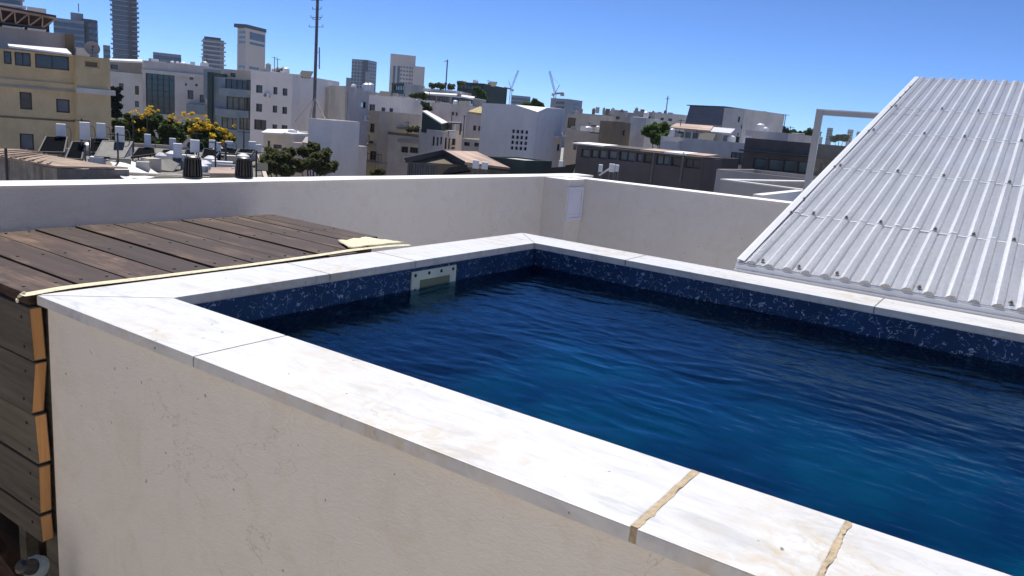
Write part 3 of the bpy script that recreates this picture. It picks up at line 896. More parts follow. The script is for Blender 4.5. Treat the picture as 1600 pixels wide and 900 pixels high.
# ================================================================== CITY HELPERS
def grid_face(mb, P, Q, z0, zP, zQ, holes, depth, mi_wall=0, mi_rev=0):
    """wall face from P to Q (xy), base z0, tops zP / zQ, with rectangular openings (u0,u1,za,zb)"""
    P, Q = V((P[0], P[1], 0)), V((Q[0], Q[1], 0))
    d = Q - P; L = d.length; d /= L
    nin = V((-d.y, d.x, 0))
    hs_ = []
    zt = min(zP, zQ)
    for (a, b, c, e) in holes:
        a, b, c, e = max(a, .05), min(b, L - .05), max(c, z0 + .05), min(e, zt - .05)
        if b - a > .05 and e - c > .05: hs_.append((a, b, c, e))
    us = sorted({0, L, *[h[0] for h in hs_], *[h[1] for h in hs_]})
    zs = sorted({z0, zt, *[h[2] for h in hs_], *[h[3] for h in hs_]})
    pt = lambda u, z, k=0: P + d * u + nin * k + V((0, 0, z))
    for i in range(len(us) - 1):
        run = None
        for j in range(len(zs) - 1):
            uc, zc = (us[i] + us[i + 1]) / 2, (zs[j] + zs[j + 1]) / 2
            hole = any(h[0] < uc < h[1] and h[2] < zc < h[3] for h in hs_)
            if not hole and run is None: run = zs[j]
            if run is not None and (hole or j == len(zs) - 2):
                top = zs[j] if hole else zs[j + 1]
                mb.quad(pt(us[i], run), pt(us[i + 1], run), pt(us[i + 1], top), pt(us[i], top), mi=mi_wall); run = None
    if abs(zP - zQ) > 1e-4:
        mb.quad(pt(0, zt), pt(L, zt), pt(L, zQ), pt(0, zP), mi=mi_wall)
    for (a, b, c, e) in hs_:
        mb.quad(pt(a, c), pt(a, c, depth), pt(a, e, depth), pt(a, e), mi=mi_rev)
        mb.quad(pt(b, c, depth), pt(b, c), pt(b, e), pt(b, e, depth), mi=mi_rev)
        mb.quad(pt(a, e), pt(a, e, depth), pt(b, e, depth), pt(b, e), mi=mi_rev)
        mb.quad(pt(a, c, depth), pt(a, c), pt(b, c), pt(b, c, depth), mi=mi_rev)
    return P, d, nin, L

class Bld:
    """a building from two or three roof corners seen in the photo and their distances"""
    def __init__(s, name, label, cat, pts, depth=10, zb=GZ, mat='white_wall', roof='roof_tar', wins=(), rwins=(), lip=.5, slanted=False,
                 parent=None, part=None, group=None, mats=None, th=.28, rough_top=0, topz=None, roofz=None):
        P = [at(*p) for p in pts]
        z = P[0].z if topz is None else topz
        if len(P) == 2:
            d = (P[1] - P[0]); d.z = 0; d.normalize(); nin = V((-d.y, d.x, 0))
            c = [P[0], P[1], P[1] + nin * depth, P[0] + nin * depth]
        else:
            c = [P[0], P[1], P[2], P[0] + P[2] - P[1]]
        zt = [p.z for p in c] if slanted else [z] * 4
        s.c, s.zt, s.zb, s.z = c, zt, zb, z
        if parent is None:
            m = (c[0] + c[1] + c[2] + c[3]) / 4
            s.t = thing(name, label, cat, (m.x, m.y, zb), group)
        else: s.t = parent
        s.sub = parent is not None
        mats = [M[m] for m in (mats or [mat, mat])]
        holes = {0: wins, 1: rwins}
        mb = MB(); s.fr = []
        todo = []
        for f in range(4):
            a, b = c[f], c[(f + 1) % 4]
            hl = []
            if f < 2:
                for wdw in holes[f]:
                    r = s._rect(a, b, wdw[:4]); hl.append(r); todo.append((f, r, wdw))
            s.fr.append(grid_face(mb, a, b, zb, zt[f], zt[(f + 1) % 4], hl, .22, 0 if f in (0, 2) else 1, 0 if f in (0, 2) else 1))
        # parapet ring and roof
        ctr = (c[0] + c[1] + c[2] + c[3]) / 4
        inn = []
        for k in range(4):
            e1 = (c[(k + 1) % 4] - c[k]); e1.z = 0; e2 = (c[(k - 1) % 4] - c[k]); e2.z = 0
            inn.append(c[k] + e1.normalized() * th + e2.normalized() * th)
        if lip > 0:
            for k in range(4):
                j = (k + 1) % 4
                o1, o2, i1, i2 = c[k], c[j], inn[k], inn[j]
                A = lambda p, zz: V((p.x, p.y, zz))
                mb.quad(A(o1, zt[k]), A(o2, zt[j]), A(i2, zt[j]), A(i1, zt[k]), mi=0)
                mb.quad(A(i1, zt[k]), A(i2, zt[j]), A(i2, zt[j] - lip), A(i1, zt[k] - lip), mi=0)
        nm = part or 'wall'
        s.rects = todo
        s.wall = mb.build(nm, mats, s.t)
        mb = MB()
        if lip > 0: mb.hexa([V((p.x, p.y, zt[k] - lip - .2)) for k, p in enumerate(inn)], [V((p.x, p.y, zt[k] - lip)) for k, p in enumerate(inn)])
        else: mb.hexa([V((p.x, p.y, zt[k] + .001)) for k, p in enumerate(c)], [V((p.x, p.y, zt[k] + .13)) for k, p in enumerate(c)])
        mb.build('roof', M[roof], s.wall if s.sub else s.t)
        for f, r, wdw in todo:
            k = wdw[4] if len(wdw) > 4 else {}
            s.window(f, r, **(k if isinstance(k, dict) else {}))
    def _rect(s, a, b, px):
        x0, y0, x1, y1 = px
        d = V((b.x - a.x, b.y - a.y, 0)).normalized()
        def hit(x, y):
            r = ray(x, y); n = V((d.y, -d.x, 0)); t = (a - CAM).dot(n) / r.dot(n); p = CAM + r * t
            return V((p.x - a.x, p.y - a.y, 0)).dot(d), p.z
        xm, ym = (x0 + x1) / 2, (y0 + y1) / 2
        u0, u1 = hit(x0, ym)[0], hit(x1, ym)[0]; z1, z0 = hit(xm, y0)[1], hit(xm, y1)[1]
        return (min(u0, u1), max(u0, u1), min(z0, z1), max(z0, z1))
    def P(s, f, u, z, k=0):
        P, d, nin, L = s.fr[f]
        return P + d * u + nin * k + V((0, 0, z))
    def window(s, f, r, mu=0, mv=0, pane='pane', frame='frame_dark', fw=.07, name='window', rail=False):
        a, b, c, e = r
        P, d, nin, L = s.fr[f]
        a, b = max(a, .05), min(b, L - .05)
        if b - a < .06: return
        mb = MB(); fr_ = MB()
        fw = min(fw, (b - a) / 5)
        k0, k1 = .10, .17
        def bx(m, u0, u1, z0, z1, k0=k0, k1=k1, mi=0):
            q = [s.P(f, u0, z0, k0), s.P(f, u1, z0, k0), s.P(f, u1, z0, k1), s.P(f, u0, z0, k1)]
            t = [p + V((0, 0, z1 - z0)) for p in q]
            m.hexa(q, t, mi)
        g = .004
        bx(fr_, a + g, a + fw, c + g, e - g); bx(fr_, b - fw, b - g, c + g, e - g)
        bx(fr_, a + fw, b - fw, c + g, c + fw); bx(fr_, a + fw, b - fw, e - fw, e - g)
        for i in range(mu):
            u = a + (b - a) * (i + 1) / (mu + 1); bx(fr_, u - fw * .45, u + fw * .45, c + fw, e - fw)
        for i in range(mv):
            z = c + (e - c) * (i + 1) / (mv + 1); bx(fr_, a + fw, b - fw, z - fw * .4, z + fw * .4, k0 + .01, k1 - .01)
        if s.sub:
            bx(fr_, a + .003, b - .003, c + .003, e - .003, .19, .205, 1)
            fr_.build(name, [M[frame], M[pane]], s.wall)
        else:
            o = fr_.build(name, M[frame], s.t)
            bx(mb, a + .003, b - .003, c + .003, e - .003, .19, .205)
            mb.build('pane', M[pane], o)
    def strip(s, p, q, h, out=.25, mat='white_wall', name='ledge', f=0, thick=None):
        """horizontal band between two pixels of face f"""
        a = s._rect(s.c[f], s.c[(f + 1) % 4], (p[0], p[1], q[0], q[1]))
        z = (a[2] + a[3]) / 2
        qd = [s.P(f, a[0], z - h / 2, -out), s.P(f, a[1], z - h / 2, -out), s.P(f, a[1], z - h / 2, -.002), s.P(f, a[0], z - h / 2, -.002)]
        mb = MB(); mb.hexa(qd, [v + V((0, 0, h)) for v in qd])
        return mb.build(name, M[mat], s.t)
    def pent(s, pts, depth, part='penthouse', **k):
        k.setdefault('zb', s.z - s_lip)
        return Bld(None, None, None, pts, depth, parent=s.t, part=part, **k)
s_lip = .7
def slab4(name, label, cat, pts, th, mat, parent=None, group=None):
    P = [at(*p) for p in pts]
    m = (P[0] + P[1] + P[2] + P[3]) / 4
    if parent is None:
        mb = MB(); mb.slab(P, th)
        return tag(mb.build(name, M[mat]), label, cat, group)
    mb = MB(); mb.slab(P, th); return mb.build(name, M[mat], parent)

def blob(mb, c, rx, ry, rz, n, size, mi=0, shell=.55, seed=0, flat=1.):
    """n leaf quads in an ellipsoid, denser to the outside"""
    R_ = random.Random(seed)
    for _ in range(n):
        while True:
            p = V((R_.uniform(-1, 1), R_.uniform(-1, 1), R_.uniform(-1, 1)))
            l = p.length
            if .05 < l <= 1: break
        p = p / l * (shell + (1 - shell) * R_.random() ** .8) * (.9 + .25 * noise.noise(p / l * 2.2 + V((seed, 0, 0))))
        q = c + V((p.x * rx, p.y * ry, p.z * rz))
        a = V((R_.gauss(0, 1), R_.gauss(0, 1), R_.gauss(0, .6))).normalized()
        b = a.cross(V((R_.gauss(0, 1), R_.gauss(0, 1), R_.gauss(0, 1)))).normalized()
        s_ = size * R_.uniform(.6, 1.4)
        mb.quad(q - a * s_ - b * s_ * .2, q + b * s_ * .55 - a * s_ * .1, q + a * s_, q - b * s_ * .55 + a * s_ * .1, mi=mi)
def tree(name, label, base_px, d, clumps, zb, leafm='leaf_dark', n=900, size=.16, flowers=None, trunk=.18, cat='tree', group=None, shell=.5):
    """clumps: (px, py, radius_px [, dz distance offset])"""
    cs = []
    for c in clumps:
        dd = d + (c[3] if len(c) > 3 else 0)
        cs.append((at(c[0], c[1], dd), c[2] * mpp(c[0], c[1], dd)))
    b = at(base_px[0], base_px[1], d); b.z = zb
    t = thing(name, label, cat, b, group)
    rnd = random.Random(int(base_px[0] * 7 + base_px[1]))
    mb = MB()
    mid = sum((c for c, r in cs), V((0, 0, 0))) / len(cs)
    lowz = min(c.z - r for c, r in cs)
    fork = V((b.x * .7 + mid.x * .3, b.y * .7 + mid.y * .3, b.z + max(.4, (lowz - b.z) * .85)))
    mb.tube(b, fork, trunk, trunk * .7, 8)
    for c, r in cs:
        k = fork.lerp(c, .55) + V((rnd.uniform(-.1, .1), rnd.uniform(-.1, .1), .1)) * r
        mb.tube(fork - V((0, 0, trunk * .3)), k, trunk * .45, trunk * .28, 6); mb.tube(k, c + V((0, 0, r * .4)), trunk * .28, trunk * .08, 5)
    mb.build('trunk', M['bark'], t)
    mb = MB()
    for i, (c, r) in enumerate(cs):
        blob(mb, c, r * .9, r * .9, r * .72, int(n * .8), size, seed=int(base_px[0]) + i * 13, shell=shell)
        for j in range(9):
            a = rnd.uniform(0, 6.28); e_ = rnd.uniform(-.4, .8); k_ = rnd.uniform(.18, .42)
            blob(mb, c + V((math.cos(a), math.sin(a), e_)) * r * rnd.uniform(.7, 1.0), r * k_, r * k_, r * k_ * .8, int(n * .5 * k_ ** 1.5) + 8, size, seed=int(base_px[1]) + i * 5 + j * 77)
    mb.build('crown', M[leafm], t)
    if flowers:
        mb = MB()
        for fx, fy, fr_, fn, fo in flowers:
            c = at(fx, fy, d + fo); r = fr_ * d / FPX
            for j in range(16):
                o_ = V((rnd.gauss(0, .55), rnd.gauss(0, .55), rnd.gauss(0, .42))) * r
                k_ = rnd.uniform(.12, .34)
                blob(mb, c + o_, r * k_, r * k_, r * k_ * .7, int(fn / 22) + 1, size * .6, seed=int(fx) + j, shell=.1)
        tag(mb.build('blossom', M['blossom_yellow'], t), kind='stuff')
    return t

# ================================================================== LEFT: OCHRE APARTMENT BUILDING
D = 60
y1 = Bld('apartment_building', 'ochre apartment building at the left edge with a satellite dish and dark roof canopy', 'building',
         [(-120, 63, D), (118, 86, D)], 14, mat='ochre_wall', lip=.4,
         wins=[(6, 80, 18, 100, dict(mu=0)), (23, 82, 48, 103, dict(mu=1)), (55, 86, 108, 108, dict(mu=1)), (31, 144, 50, 171, dict(pane='pane')),
               (88, 155, 109, 176, dict(pane='pane_grey')), (31, 209, 53, 234, dict(pane='pane_grey')), (-60, 78, -20, 100, dict(mu=2)), (-40, 140, -20, 168)])
y1.strip((-110, 118), (116, 139), .5, .18, 'ochre_wall')
y1.strip((-110, 123), (116, 143), .14, .26, 'grey_wall')
y1.strip((-110, 177), (116, 187), .12, .05, 'brown_wall')
st_ = Bld(None, None, None, [(118, 86, D - .7), (171.5, 90, D - .2)], 5, parent=y1.t, part='stair_tower', mat='ochre_wall', lip=.3,
    wins=[(132, 95, 155, 106, dict(pane='brown_wall', frame='ochre_wall'))])
qs = [st_.P(0, -.05, 0, -.22), st_.P(0, st_.fr[0][3] + .25, 0, -.22), st_.P(0, st_.fr[0][3] + .25, 0, .4), st_.P(0, -.05, 0, -.003)]
zz = at(145, 143, D).z
mb = MB(); mb.hexa([V((p.x, p.y, zz - .16)) for p in qs], [V((p.x, p.y, zz + .18)) for p in qs]); mb.build('ledge', M['white_wall'], y1.t)
ph = Bld(None, None, None, [(-130, 26, D + 5), (101, 51, D + 5)], 6, zb=y1.z - .5, parent=y1.t, part='penthouse', mat='mauve_wall', lip=.3)
Bld(None, None, None, [(101, 52, D + 4), (116, 55, D + 4)], 3, zb=y1.z - .5, parent=y1.t, part='roof_block', mat='brown_wall', lip=.2)
Bld(None, None, None, [(119, 74, D + 3), (140, 76, D + 3)], 2, zb=y1.z - .9, parent=y1.t, part='roof_block', mat='white_wall', lip=.1)
slab4('awning', None, None, [(12, 68.5, D - .2), (104, 76, D - .2), (112, 84, D - 1.6), (14, 71.5, D - 1.6)], .10, 'roof_white', y1.t)
# roof canopy with a truss
cn = MB()
c0 = [at(-120, -14, D + 2), at(88, 24, D + 2)]
bck = [at(-130, -2, D + 11), at(74, 27, D + 11)]
canopy = thing('roof_canopy', 'dark red brown roof canopy on an open steel truss above the ochre building', 'canopy', (c0[1].x, c0[1].y, y1.z))
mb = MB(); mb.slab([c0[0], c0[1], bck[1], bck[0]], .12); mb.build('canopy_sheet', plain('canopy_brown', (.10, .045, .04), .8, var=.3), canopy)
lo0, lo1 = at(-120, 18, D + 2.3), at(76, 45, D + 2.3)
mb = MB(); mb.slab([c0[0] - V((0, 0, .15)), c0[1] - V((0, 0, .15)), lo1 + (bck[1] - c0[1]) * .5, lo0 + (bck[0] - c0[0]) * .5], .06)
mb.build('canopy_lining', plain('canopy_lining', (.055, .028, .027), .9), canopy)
mb = MB(); mb.bar(c0[0] - V((0, 0, .2)), c0[1] - V((0, 0, .2)), .14); mb.build('edge_beam', M['rust_roof'], canopy)
mb = MB(); mb.bar(lo0, lo1, .12); mb.build('lower_beam', M['steel_dark'], canopy)
nb = 9
for i in range(nb):
    a = c0[0].lerp(c0[1], i / nb) - V((0, 0, .2)); b = lo0.lerp(lo1, (i + .5) / nb); c_ = c0[0].lerp(c0[1], (i + 1) / nb) - V((0, 0, .2))
    for p, q in ((a, b), (b, c_)):
        mb = MB(); mb.bar(p, q, .07); mb.build('truss_bar', M['rust_roof'], canopy)
for x in (0, 40, 74):
    b = at(x, 30, D + 8); mb = MB(); mb.box((b.x - .08, b.y - .08, y1.z - .3), (b.x + .08, b.y + .08, b.z)); mb.build('post', M['steel_dark'], canopy)
# satellite dish
dc = at(144, 76, D + 1.2)
ds = thing('satellite_dish', 'big grey satellite dish on the roof corner of the ochre building', 'satellite dish', (dc.x, dc.y, y1.z - .6))
axd = (CAM - dc); axd.z = 0; axd = (axd.normalized() + V((.25, 0, .35))).normalized()
mb = MB(); R = 9.6 * D / FPX
mb.lathe(dc, [(R * .1, -.12), (R * .5, -.07), (R, .06), (R * .98, .08), (R * .5, -.04), (R * .1, -.08)], 24, axis=axd); mb.build('dish', M['grey_wall'], ds, smooth=False)
mb = MB(); mb.tube(dc - axd * .1, V((dc.x, dc.y, y1.z - .6)), .05); mb.build('mast', M['steel_dark'], ds)
mb = MB(); mb.bar(dc + axd * .05 - V((0, 0, R * .8)), dc + axd * .45, .03); mb.box(tuple(dc + axd * .45 - V((.05, .05, .05))), tuple(dc + axd * .45 + V((.05, .05, .05)))); mb.build('feed_arm', M['steel_dark'], ds)

# ================================================================== FAR TOWERS
def tower(label, pts, floors, mat='tower_pale', band='pane_blue', depth=24, win=(.06, .94), band_h=.5, cat='tower', slabs=0, slab_mat='tower_grey', top=None, vert=0, sides=True, floor_top=.98, zb=GZ, name='office_tower', skip=()):
    b = Bld(name, label, cat, pts, depth, mat=mat, lip=.8, zb=zb)
    zt, z0 = b.z, GZ
    fh = 3.6
    faces = (0, 1) if sides else (0,)
    mb = MB()
    nfl = floors
    for f in faces:
        P, d, nin, L = b.fr[f]
        for k in range(nfl):
            if k in skip: continue
            zc = zt - fh * (k + 1.0) - 1
            if vert:
                for i in range(vert):
                    u0 = L * (win[0] + (win[1] - win[0]) * i / vert); u1 = u0 + L * (win[1] - win[0]) / vert * .6
                    q = [b.P(f, u0, zc, -.12), b.P(f, u1, zc, -.12), b.P(f, u1, zc, .05), b.P(f, u0, zc, .05)]
                    mb.hexa(q, [v + V((0, 0, fh * band_h)) for v in q])
            else:
                q = [b.P(f, L * win[0], zc, -.12), b.P(f, L * win[1], zc, -.12), b.P(f, L * win[1], zc, .05), b.P(f, L * win[0], zc, .05)]
                mb.hexa(q, [v + V((0, 0, fh * band_h)) for v in q])
    if mb.v: tag(mb.build('window_band', M[band], b.t), kind='stuff')
    if slabs:
        mb = MB()
        R_ = random.Random(int(pts[0][0]))
        for k in range(nfl):
            zc = zt - fh * (k + .6)
            P0, d, nin, L = b.fr[0]
            o1, o2 = slabs * R_.uniform(.3, 1.2), slabs * R_.uniform(.5, 1.3)
            q = [b.P(0, -o1, zc, -.6), b.P(0, L + o2, zc, -.6), b.P(0, L + o2, zc, depth * .5), b.P(0, -o1, zc, depth * .5)]
            mb.hexa(q, [v + V((0, 0, .8)) for v in q])
        tag(mb.build('balcony_tier', M[slab_mat], b.t), kind='stuff')
    return b
t1 = tower('grey balcony tower cut by the left edge behind the brown canopy', [(-30, -40, 480), (33, -38, 480)], 22, 'tower_grey', 'pane_blue', slabs=1.5, slab_mat='tower_pale')
tower('low pale block showing just above the brown canopy', [(42, 10, 420), (72, 11, 420)], 8, 'tower_pale', 'pane_blue', vert=6)
t2 = tower('blue glass office block behind the satellite dish', [(83, 27, 552), (131, 30, 552)], 24, 'tower_grey', 'pane_blue', depth=30, win=(0, 1), band_h=.72)
Bld(None, None, None, [(110, 19, 562), (130, 20, 562)], 14, zb=t2.z - 30, parent=t2.t, part='core_block', mat='tower_grey', lip=.5)
mb = MB(); cc = at(140, 45, 560); R = 9.5 * 560 / FPX; zt_ = at(141, 31, 560).z
mb.lathe((cc.x, cc.y, GZ), [(R, 0), (R, zt_ - GZ)], 20); rt = mb.build('round_wing', M['tower_dark'], t2.t)
mb = MB()
for k in range(26): mb.lathe((cc.x, cc.y, zt_ - 3.6 * (k + 1) - .8), [(R + .15, 0), (R + .15, 2.2)], 20)
tag(mb.build('window_band', M['pane_blue'], t2.t), kind='stuff')
mb = MB(); p = at(123, 19, 562); mb.tube(p, p + V((0, 0, 5)), .25); mb.build('antenna', M['steel_dark'], t2.t)
t3 = tower('tall dark residential tower with ragged balconies that runs off the top edge', [(174, -28, 695), (213, -26, 695)], 34, 'tower_dark', 'pane_blue', depth=22, win=(.0, .62), band_h=.55, slabs=1.6, slab_mat='tower_grey')
mb = MB(); P0, d, nin, L = t3.fr[0]
q = [t3.P(0, L * .66, GZ, -1.6), t3.P(0, L * .78, GZ, -1.6), t3.P(0, L * .78, GZ, -.01), t3.P(0, L * .66, GZ, -.01)]
mb.hexa(q, [v + V((0, 0, t3.z - GZ - 4)) for v in q]); mb.build('fin', M['tower_dark'], t3.t)
tower('small grey block at the foot of the tall dark tower', [(161, 70, 600), (172, 70, 600)], 5, 'tower_grey', 'pane_blue', depth=12)
t4 = tower('low glazed block between the dark tower and the twin pale towers', [(239, 81, 600), (283, 83, 600)], 5, 'tower_grey', 'pane_blue', depth=20, win=(0, 1), band_h=.7)
t5 = tower('blue grey tower with balcony fins on both sides', [(317, 60, 720), (350, 62, 720)], 18, 'tower_grey', 'pane_blue', depth=20, win=(.04, .8), band_h=.5, slabs=1.7, slab_mat='tower_pale')
Bld(None, None, None, [(319, 56.5, 721), (345, 57, 721)], 12, zb=t5.z - 2, parent=t5.t, part='roof_block', mat='tower_dark', lip=.5)
t6 = tower('beige concrete tower with a blank corner and banded windows', [(371, 43, 650), (384, 42, 636), (415, 49, 660)], 22, 'tower_pale', 'pane_blue', win=(.2, .95), band_h=.5, sides=True, skip=(3, 4, 5, 6))
mb = MB(); P0, d, nin, L = t6.fr[1]
q = [t6.P(1, .2, t6.z - .6, -.5), t6.P(1, L + .4, t6.z - .6, -.5), t6.P(1, L + .4, t6.z - .6, 10), t6.P(1, .2, t6.z - .6, 10)]
mb.hexa(q, [v + V((0, 0, 2.6)) for v in q]); mb.build('roof_rim', M['tower_dark'], t6.t)
q = [t6.P(1, L * .2, t6.z - 8, -.3), t6.P(1, L * .95, t6.z - 8, -.3), t6.P(1, L * .95, t6.z - 8, .05), t6.P(1, L * .2, t6.z - 8, .05)]
mb = MB(); mb.hexa(q, [v + V((0, 0, 4.6)) for v in q]); mb.build('window_band', M['pane_blue'], t6.t)
t7 = tower('slim dark glass tower right of the lattice mast', [(550, 92, 880), (574, 93, 870)], 9, 'tower_grey', 'pane_blue', depth=20, win=(.0, 1), band_h=.6, vert=5)
Bld(None, None, None, [(567, 93.5, 866), (575.5, 94, 866)], 20, parent=t7.t, part='dark_wing', mat='tower_dark', lip=.5)
Bld(None, None, None, [(571, 111.5, 860), (579, 112, 860)], 16, parent=t7.t, part='low_wing', mat='tower_grey', lip=.5)
Bld(None, None, None, [(541, 121, 880), (549, 122, 880)], 16, parent=t7.t, part='low_wing', mat='tower_grey', lip=.5)
t8 = tower('pale stepped tower with dark vertical window strips', [(610.5, 83.5, 760), (650, 85, 760)], 13, 'tower_pale', 'pane_blue', depth=20, win=(.3, 1), band_h=.35, vert=6, skip=(0, 1))
Bld(None, None, None, [(646, 103, 755), (664, 105, 755)], 20, parent=t8.t, part='low_wing', mat='tower_pale', lip=.5)
for u0, u1 in ((.13, .22), (.30, .40)):
    P0, d, nin, L = t8.fr[0]; mb = MB()
    q = [t8.P(0, L * u0, t8.z - 55, -.4), t8.P(0, L * u1, t8.z - 55, -.4), t8.P(0, L * u1, t8.z - 55, .05), t8.P(0, L * u0, t8.z - 55, .05)]
    mb.hexa(q, [v + V((0, 0, 44)) for v in q]); mb.build('window_strip', M['pane_blue'], t8.t)
t9 = tower('flat blue grey block under the left crane', [(800, 148.5, 800), (829, 151, 800)], 3, 'tower_grey', 'pane_blue', depth=20, win=(0, 1), band_h=.7)
t10 = tower('grey block under the right crane with a dark opening', [(861, 153, 650), (890, 156, 640)], 6, 'tower_grey', 'pane_blue', depth=20, win=(.3, .75), band_h=.6)
for i, (a, b, y, w_) in enumerate(((1293, 1302, 199.5, 'narrow grey tower seen through the glass screen beside its post'), (1325, 1334, 202, 'pale narrow tower in the middle of the glass screen'), (1339, 1353, 205.5, 'wide green grey tower at the right of the glass screen'))):
    tower(w_, [(a, y, 1100), (b, y + .6, 1100)], 4, ('tower_grey', 'tower_pale', 'tower_grey')[i], 'pane_blue', depth=18, win=(.1, .9), vert=2)
# cranes
def crane(label, base, mid, tip, d):
    b, m_, t_ = at(*base, d), at(*mid, d), at(*tip, d)
    cr_ = thing('tower_crane', label, 'crane', (b.x, b.y, b.z), 'construction cranes on the skyline')
    W_ = .9
    def lattice(p, q, w_, n, nm):
        mb = MB(); ax_ = (q - p).normalized(); s1 = ax_.cross(V((fwd.x, fwd.y, 0))).normalized(); s2 = ax_.cross(s1)
        for a, c_ in ((1, 1), (1, -1), (-1, 1), (-1, -1)): mb.bar(p + (s1 * a + s2 * c_) * w_, q + (s1 * a + s2 * c_) * w_, .35)
        for i in range(n):
            u, v_ = p.lerp(q, i / n), p.lerp(q, (i + 1) / n); sg = 1 if i % 2 else -1
            mb.bar(u + (s1 * sg + s2) * w_, v_ + (-s1 * sg + s2) * w_, .22); mb.bar(u + (s1 * sg - s2) * w_, v_ + (-s1 * sg - s2) * w_, .22)
        mb.build(nm, M['crane_red'], cr_)
    m2 = V((b.x, b.y, m_.z))
    lattice(V((b.x, b.y, b.z - 20)), m2, W_, 12, 'mast')
    lattice(m2 + V((0, 0, .5)), t_, .6, 14, 'jib')
    dj = (t_ - m2); dj.z = 0; dj.normalize()
    mb = MB(); mb.bar(m2, m2 - dj * 7 + V((0, 0, .8)), 1.4); mb.build('counter_jib', M['crane_red'], cr_)
    mb = MB(); e_ = m2 - dj * 6; mb.box((e_.x - 1.2, e_.y - 1.2, e_.z - 1.5), (e_.x + 1.2, e_.y + 1.2, e_.z + .5)); mb.build('counterweight', M['grey_wall'], cr_)
    mb = MB(); a_ = m2 - dj * 3 + V((0, 0, 7)); mb.bar(m2, a_, .5); mb.bar(a_, t_.lerp(m2, .15), .16); mb.build('stay', M['crane_red'], cr_)
    mb = MB(); e_ = m2 + V((0, 0, -1)) + dj * 1.4; mb.box((e_.x - .9, e_.y - .9, e_.z - 1), (e_.x + .9, e_.y + .9, e_.z + 1)); mb.build('cab', M['tower_pale'], cr_)
M['crane_red'] = plain('crane_red', (.30, .20, .19), .6)
crane('construction crane whose jib leans to the right', (797, 160), (797.5, 139), (810, 110), 760)
crane('construction crane whose jib leans to the left', (866, 158), (866.5, 146), (858.5, 111), 640)

# ================================================================== MID-DISTANCE BUILDINGS, LEFT
m1 = Bld('apartment_building', 'mauve white apartment building with a tall teal glass stairwell', 'building', [(222, 94, 130), (328, 106, 128)], 14, mat='mauve_wall',
         wins=[(228, 115, 273, 178, dict(mu=4, mv=6, pane='pane_teal', fw=.12)), (293, 141, 302, 155), (296, 119.5, 302, 124.5), (289, 130, 292, 134), (305, 131, 309, 135), (312, 148, 320, 160)])
Bld(None, None, None, [(170, 111, 131), (222.5, 116, 130.6)], 12, parent=m1.t, part='side_wing', mat='white_wall',
    wins=[(186, 130, 193, 141), (211, 134, 217, 148), (211, 158, 217, 167, dict(pane='pane_grey'))])
Bld(None, None, None, [(170, 93, 138), (223, 94.5, 137)], 8, zb=GZ + 10, parent=m1.t, part='penthouse', mat='grey_wall', roof='roof_white', lip=0,
    wins=[(173, 101, 184, 108)])
m1.strip((222, 112), (326, 119), .5, .35, 'white_wall')
bk = m1._rect(m1.c[0], m1.c[1], (294, 163, 322, 178)); mb = MB()
q = [m1.P(0, bk[0], bk[2], -1.2), m1.P(0, bk[1], bk[2], -1.2), m1.P(0, bk[1], bk[2], -.002), m1.P(0, bk[0], bk[2], -.002)]
mb.hexa(q, [v + V((0, 0, bk[3] - bk[2])) for v in q]); mb.build('balcony', M['blue_wall'], m1.t)
slab4('roof_ledge', None, None, [(170, 91.5, 136), (222, 93, 136), (224, 96, 129), (170, 93.5, 130)], .25, 'roof_white', m1.t)

m2 = Bld('apartment_building', 'white apartment building with square windows in pairs and a bluish balcony side', 'building', [(392, 110, 104.5), (457, 121, 102)], 15, mat='bright_wall',
         wins=[(400, 133, 410, 145), (427, 136, 433.5, 147.5), (441.5, 138, 449, 149.5), (400, 162, 409.5, 174.5), (426, 165, 433, 176), (441, 167, 448.5, 178), (397, 187, 416, 203, dict(mu=1)), (425.5, 194.5, 433, 203.5), (440, 195.5, 449, 203), (425.5, 222, 433, 232)])
w2 = Bld(None, None, None, [(331, 119, 107), (392.5, 122, 105.6)], 12, parent=m2.t, part='balcony_wing', mat='blue_wall',
    wins=[(352, 124.5, 387, 140, dict(mu=3)), (354, 152, 391, 172, dict(mu=3, pane='pane_green')), (346, 184, 371, 202, dict(mu=2, pane='pane_green')), (374, 184, 393, 203, dict(mu=2, pane='pane_green')), (385, 125, 392, 172, dict(pane='pane'))])
Bld(None, None, None, [(324, 112, 106.6), (331.5, 113, 106.4)], 10, parent=m2.t, part='dark_pillar', mat='green_wall', lip=.2)
Bld(None, None, None, [(345, 107, 112), (411, 113, 110)], 8, zb=m2.z - 1, parent=m2.t, part='penthouse', mat='beige_wall', lip=.3, wins=[(360, 114, 368, 120)])
Bld(None, None, None, [(318, 107, 114), (348, 109, 113)], 8, zb=m2.z - 4, parent=m2.t, part='penthouse', mat='blue_wall', lip=.3)
for (a, b) in (((346, 144), (391, 146)), ((340, 176), (392, 178))):
    r0 = w2._rect(w2.c[0], w2.c[1], (a[0], a[1], b[0], b[1])); z = (r0[2] + r0[3]) / 2
    q = [w2.P(0, r0[0], z - .45, -1.1), w2.P(0, r0[1], z - .45, -1.1), w2.P(0, r0[1], z - .45, -.002), w2.P(0, r0[0], z - .45, -.002)]
    mb = MB(); mb.hexa(q, [v + V((0, 0, .9)) for v in q]); mb.build('balcony', M['blue_wall'], m2.t)
# small roof things of m2
for i, (x, y, h) in enumerate(((419, 104, 1.0), (434, 110, .6), (442, 112, .7))):
    p = at(x, y + 9, 108); mb = MB(); mb.lathe((p.x, p.y, m2.z - .5), [(.3, 0), (.34, .3), (.34, h + .6), (.1, h + .8)], 12)
    tag(mb.build('water_tank', M['roof_tar'], None), ('rounded roof tank on the white building near its middle', 'small roof tank on the white building, second of the two by its corner', 'small roof tank nearest the right corner of the white building')[i], 'water tank')

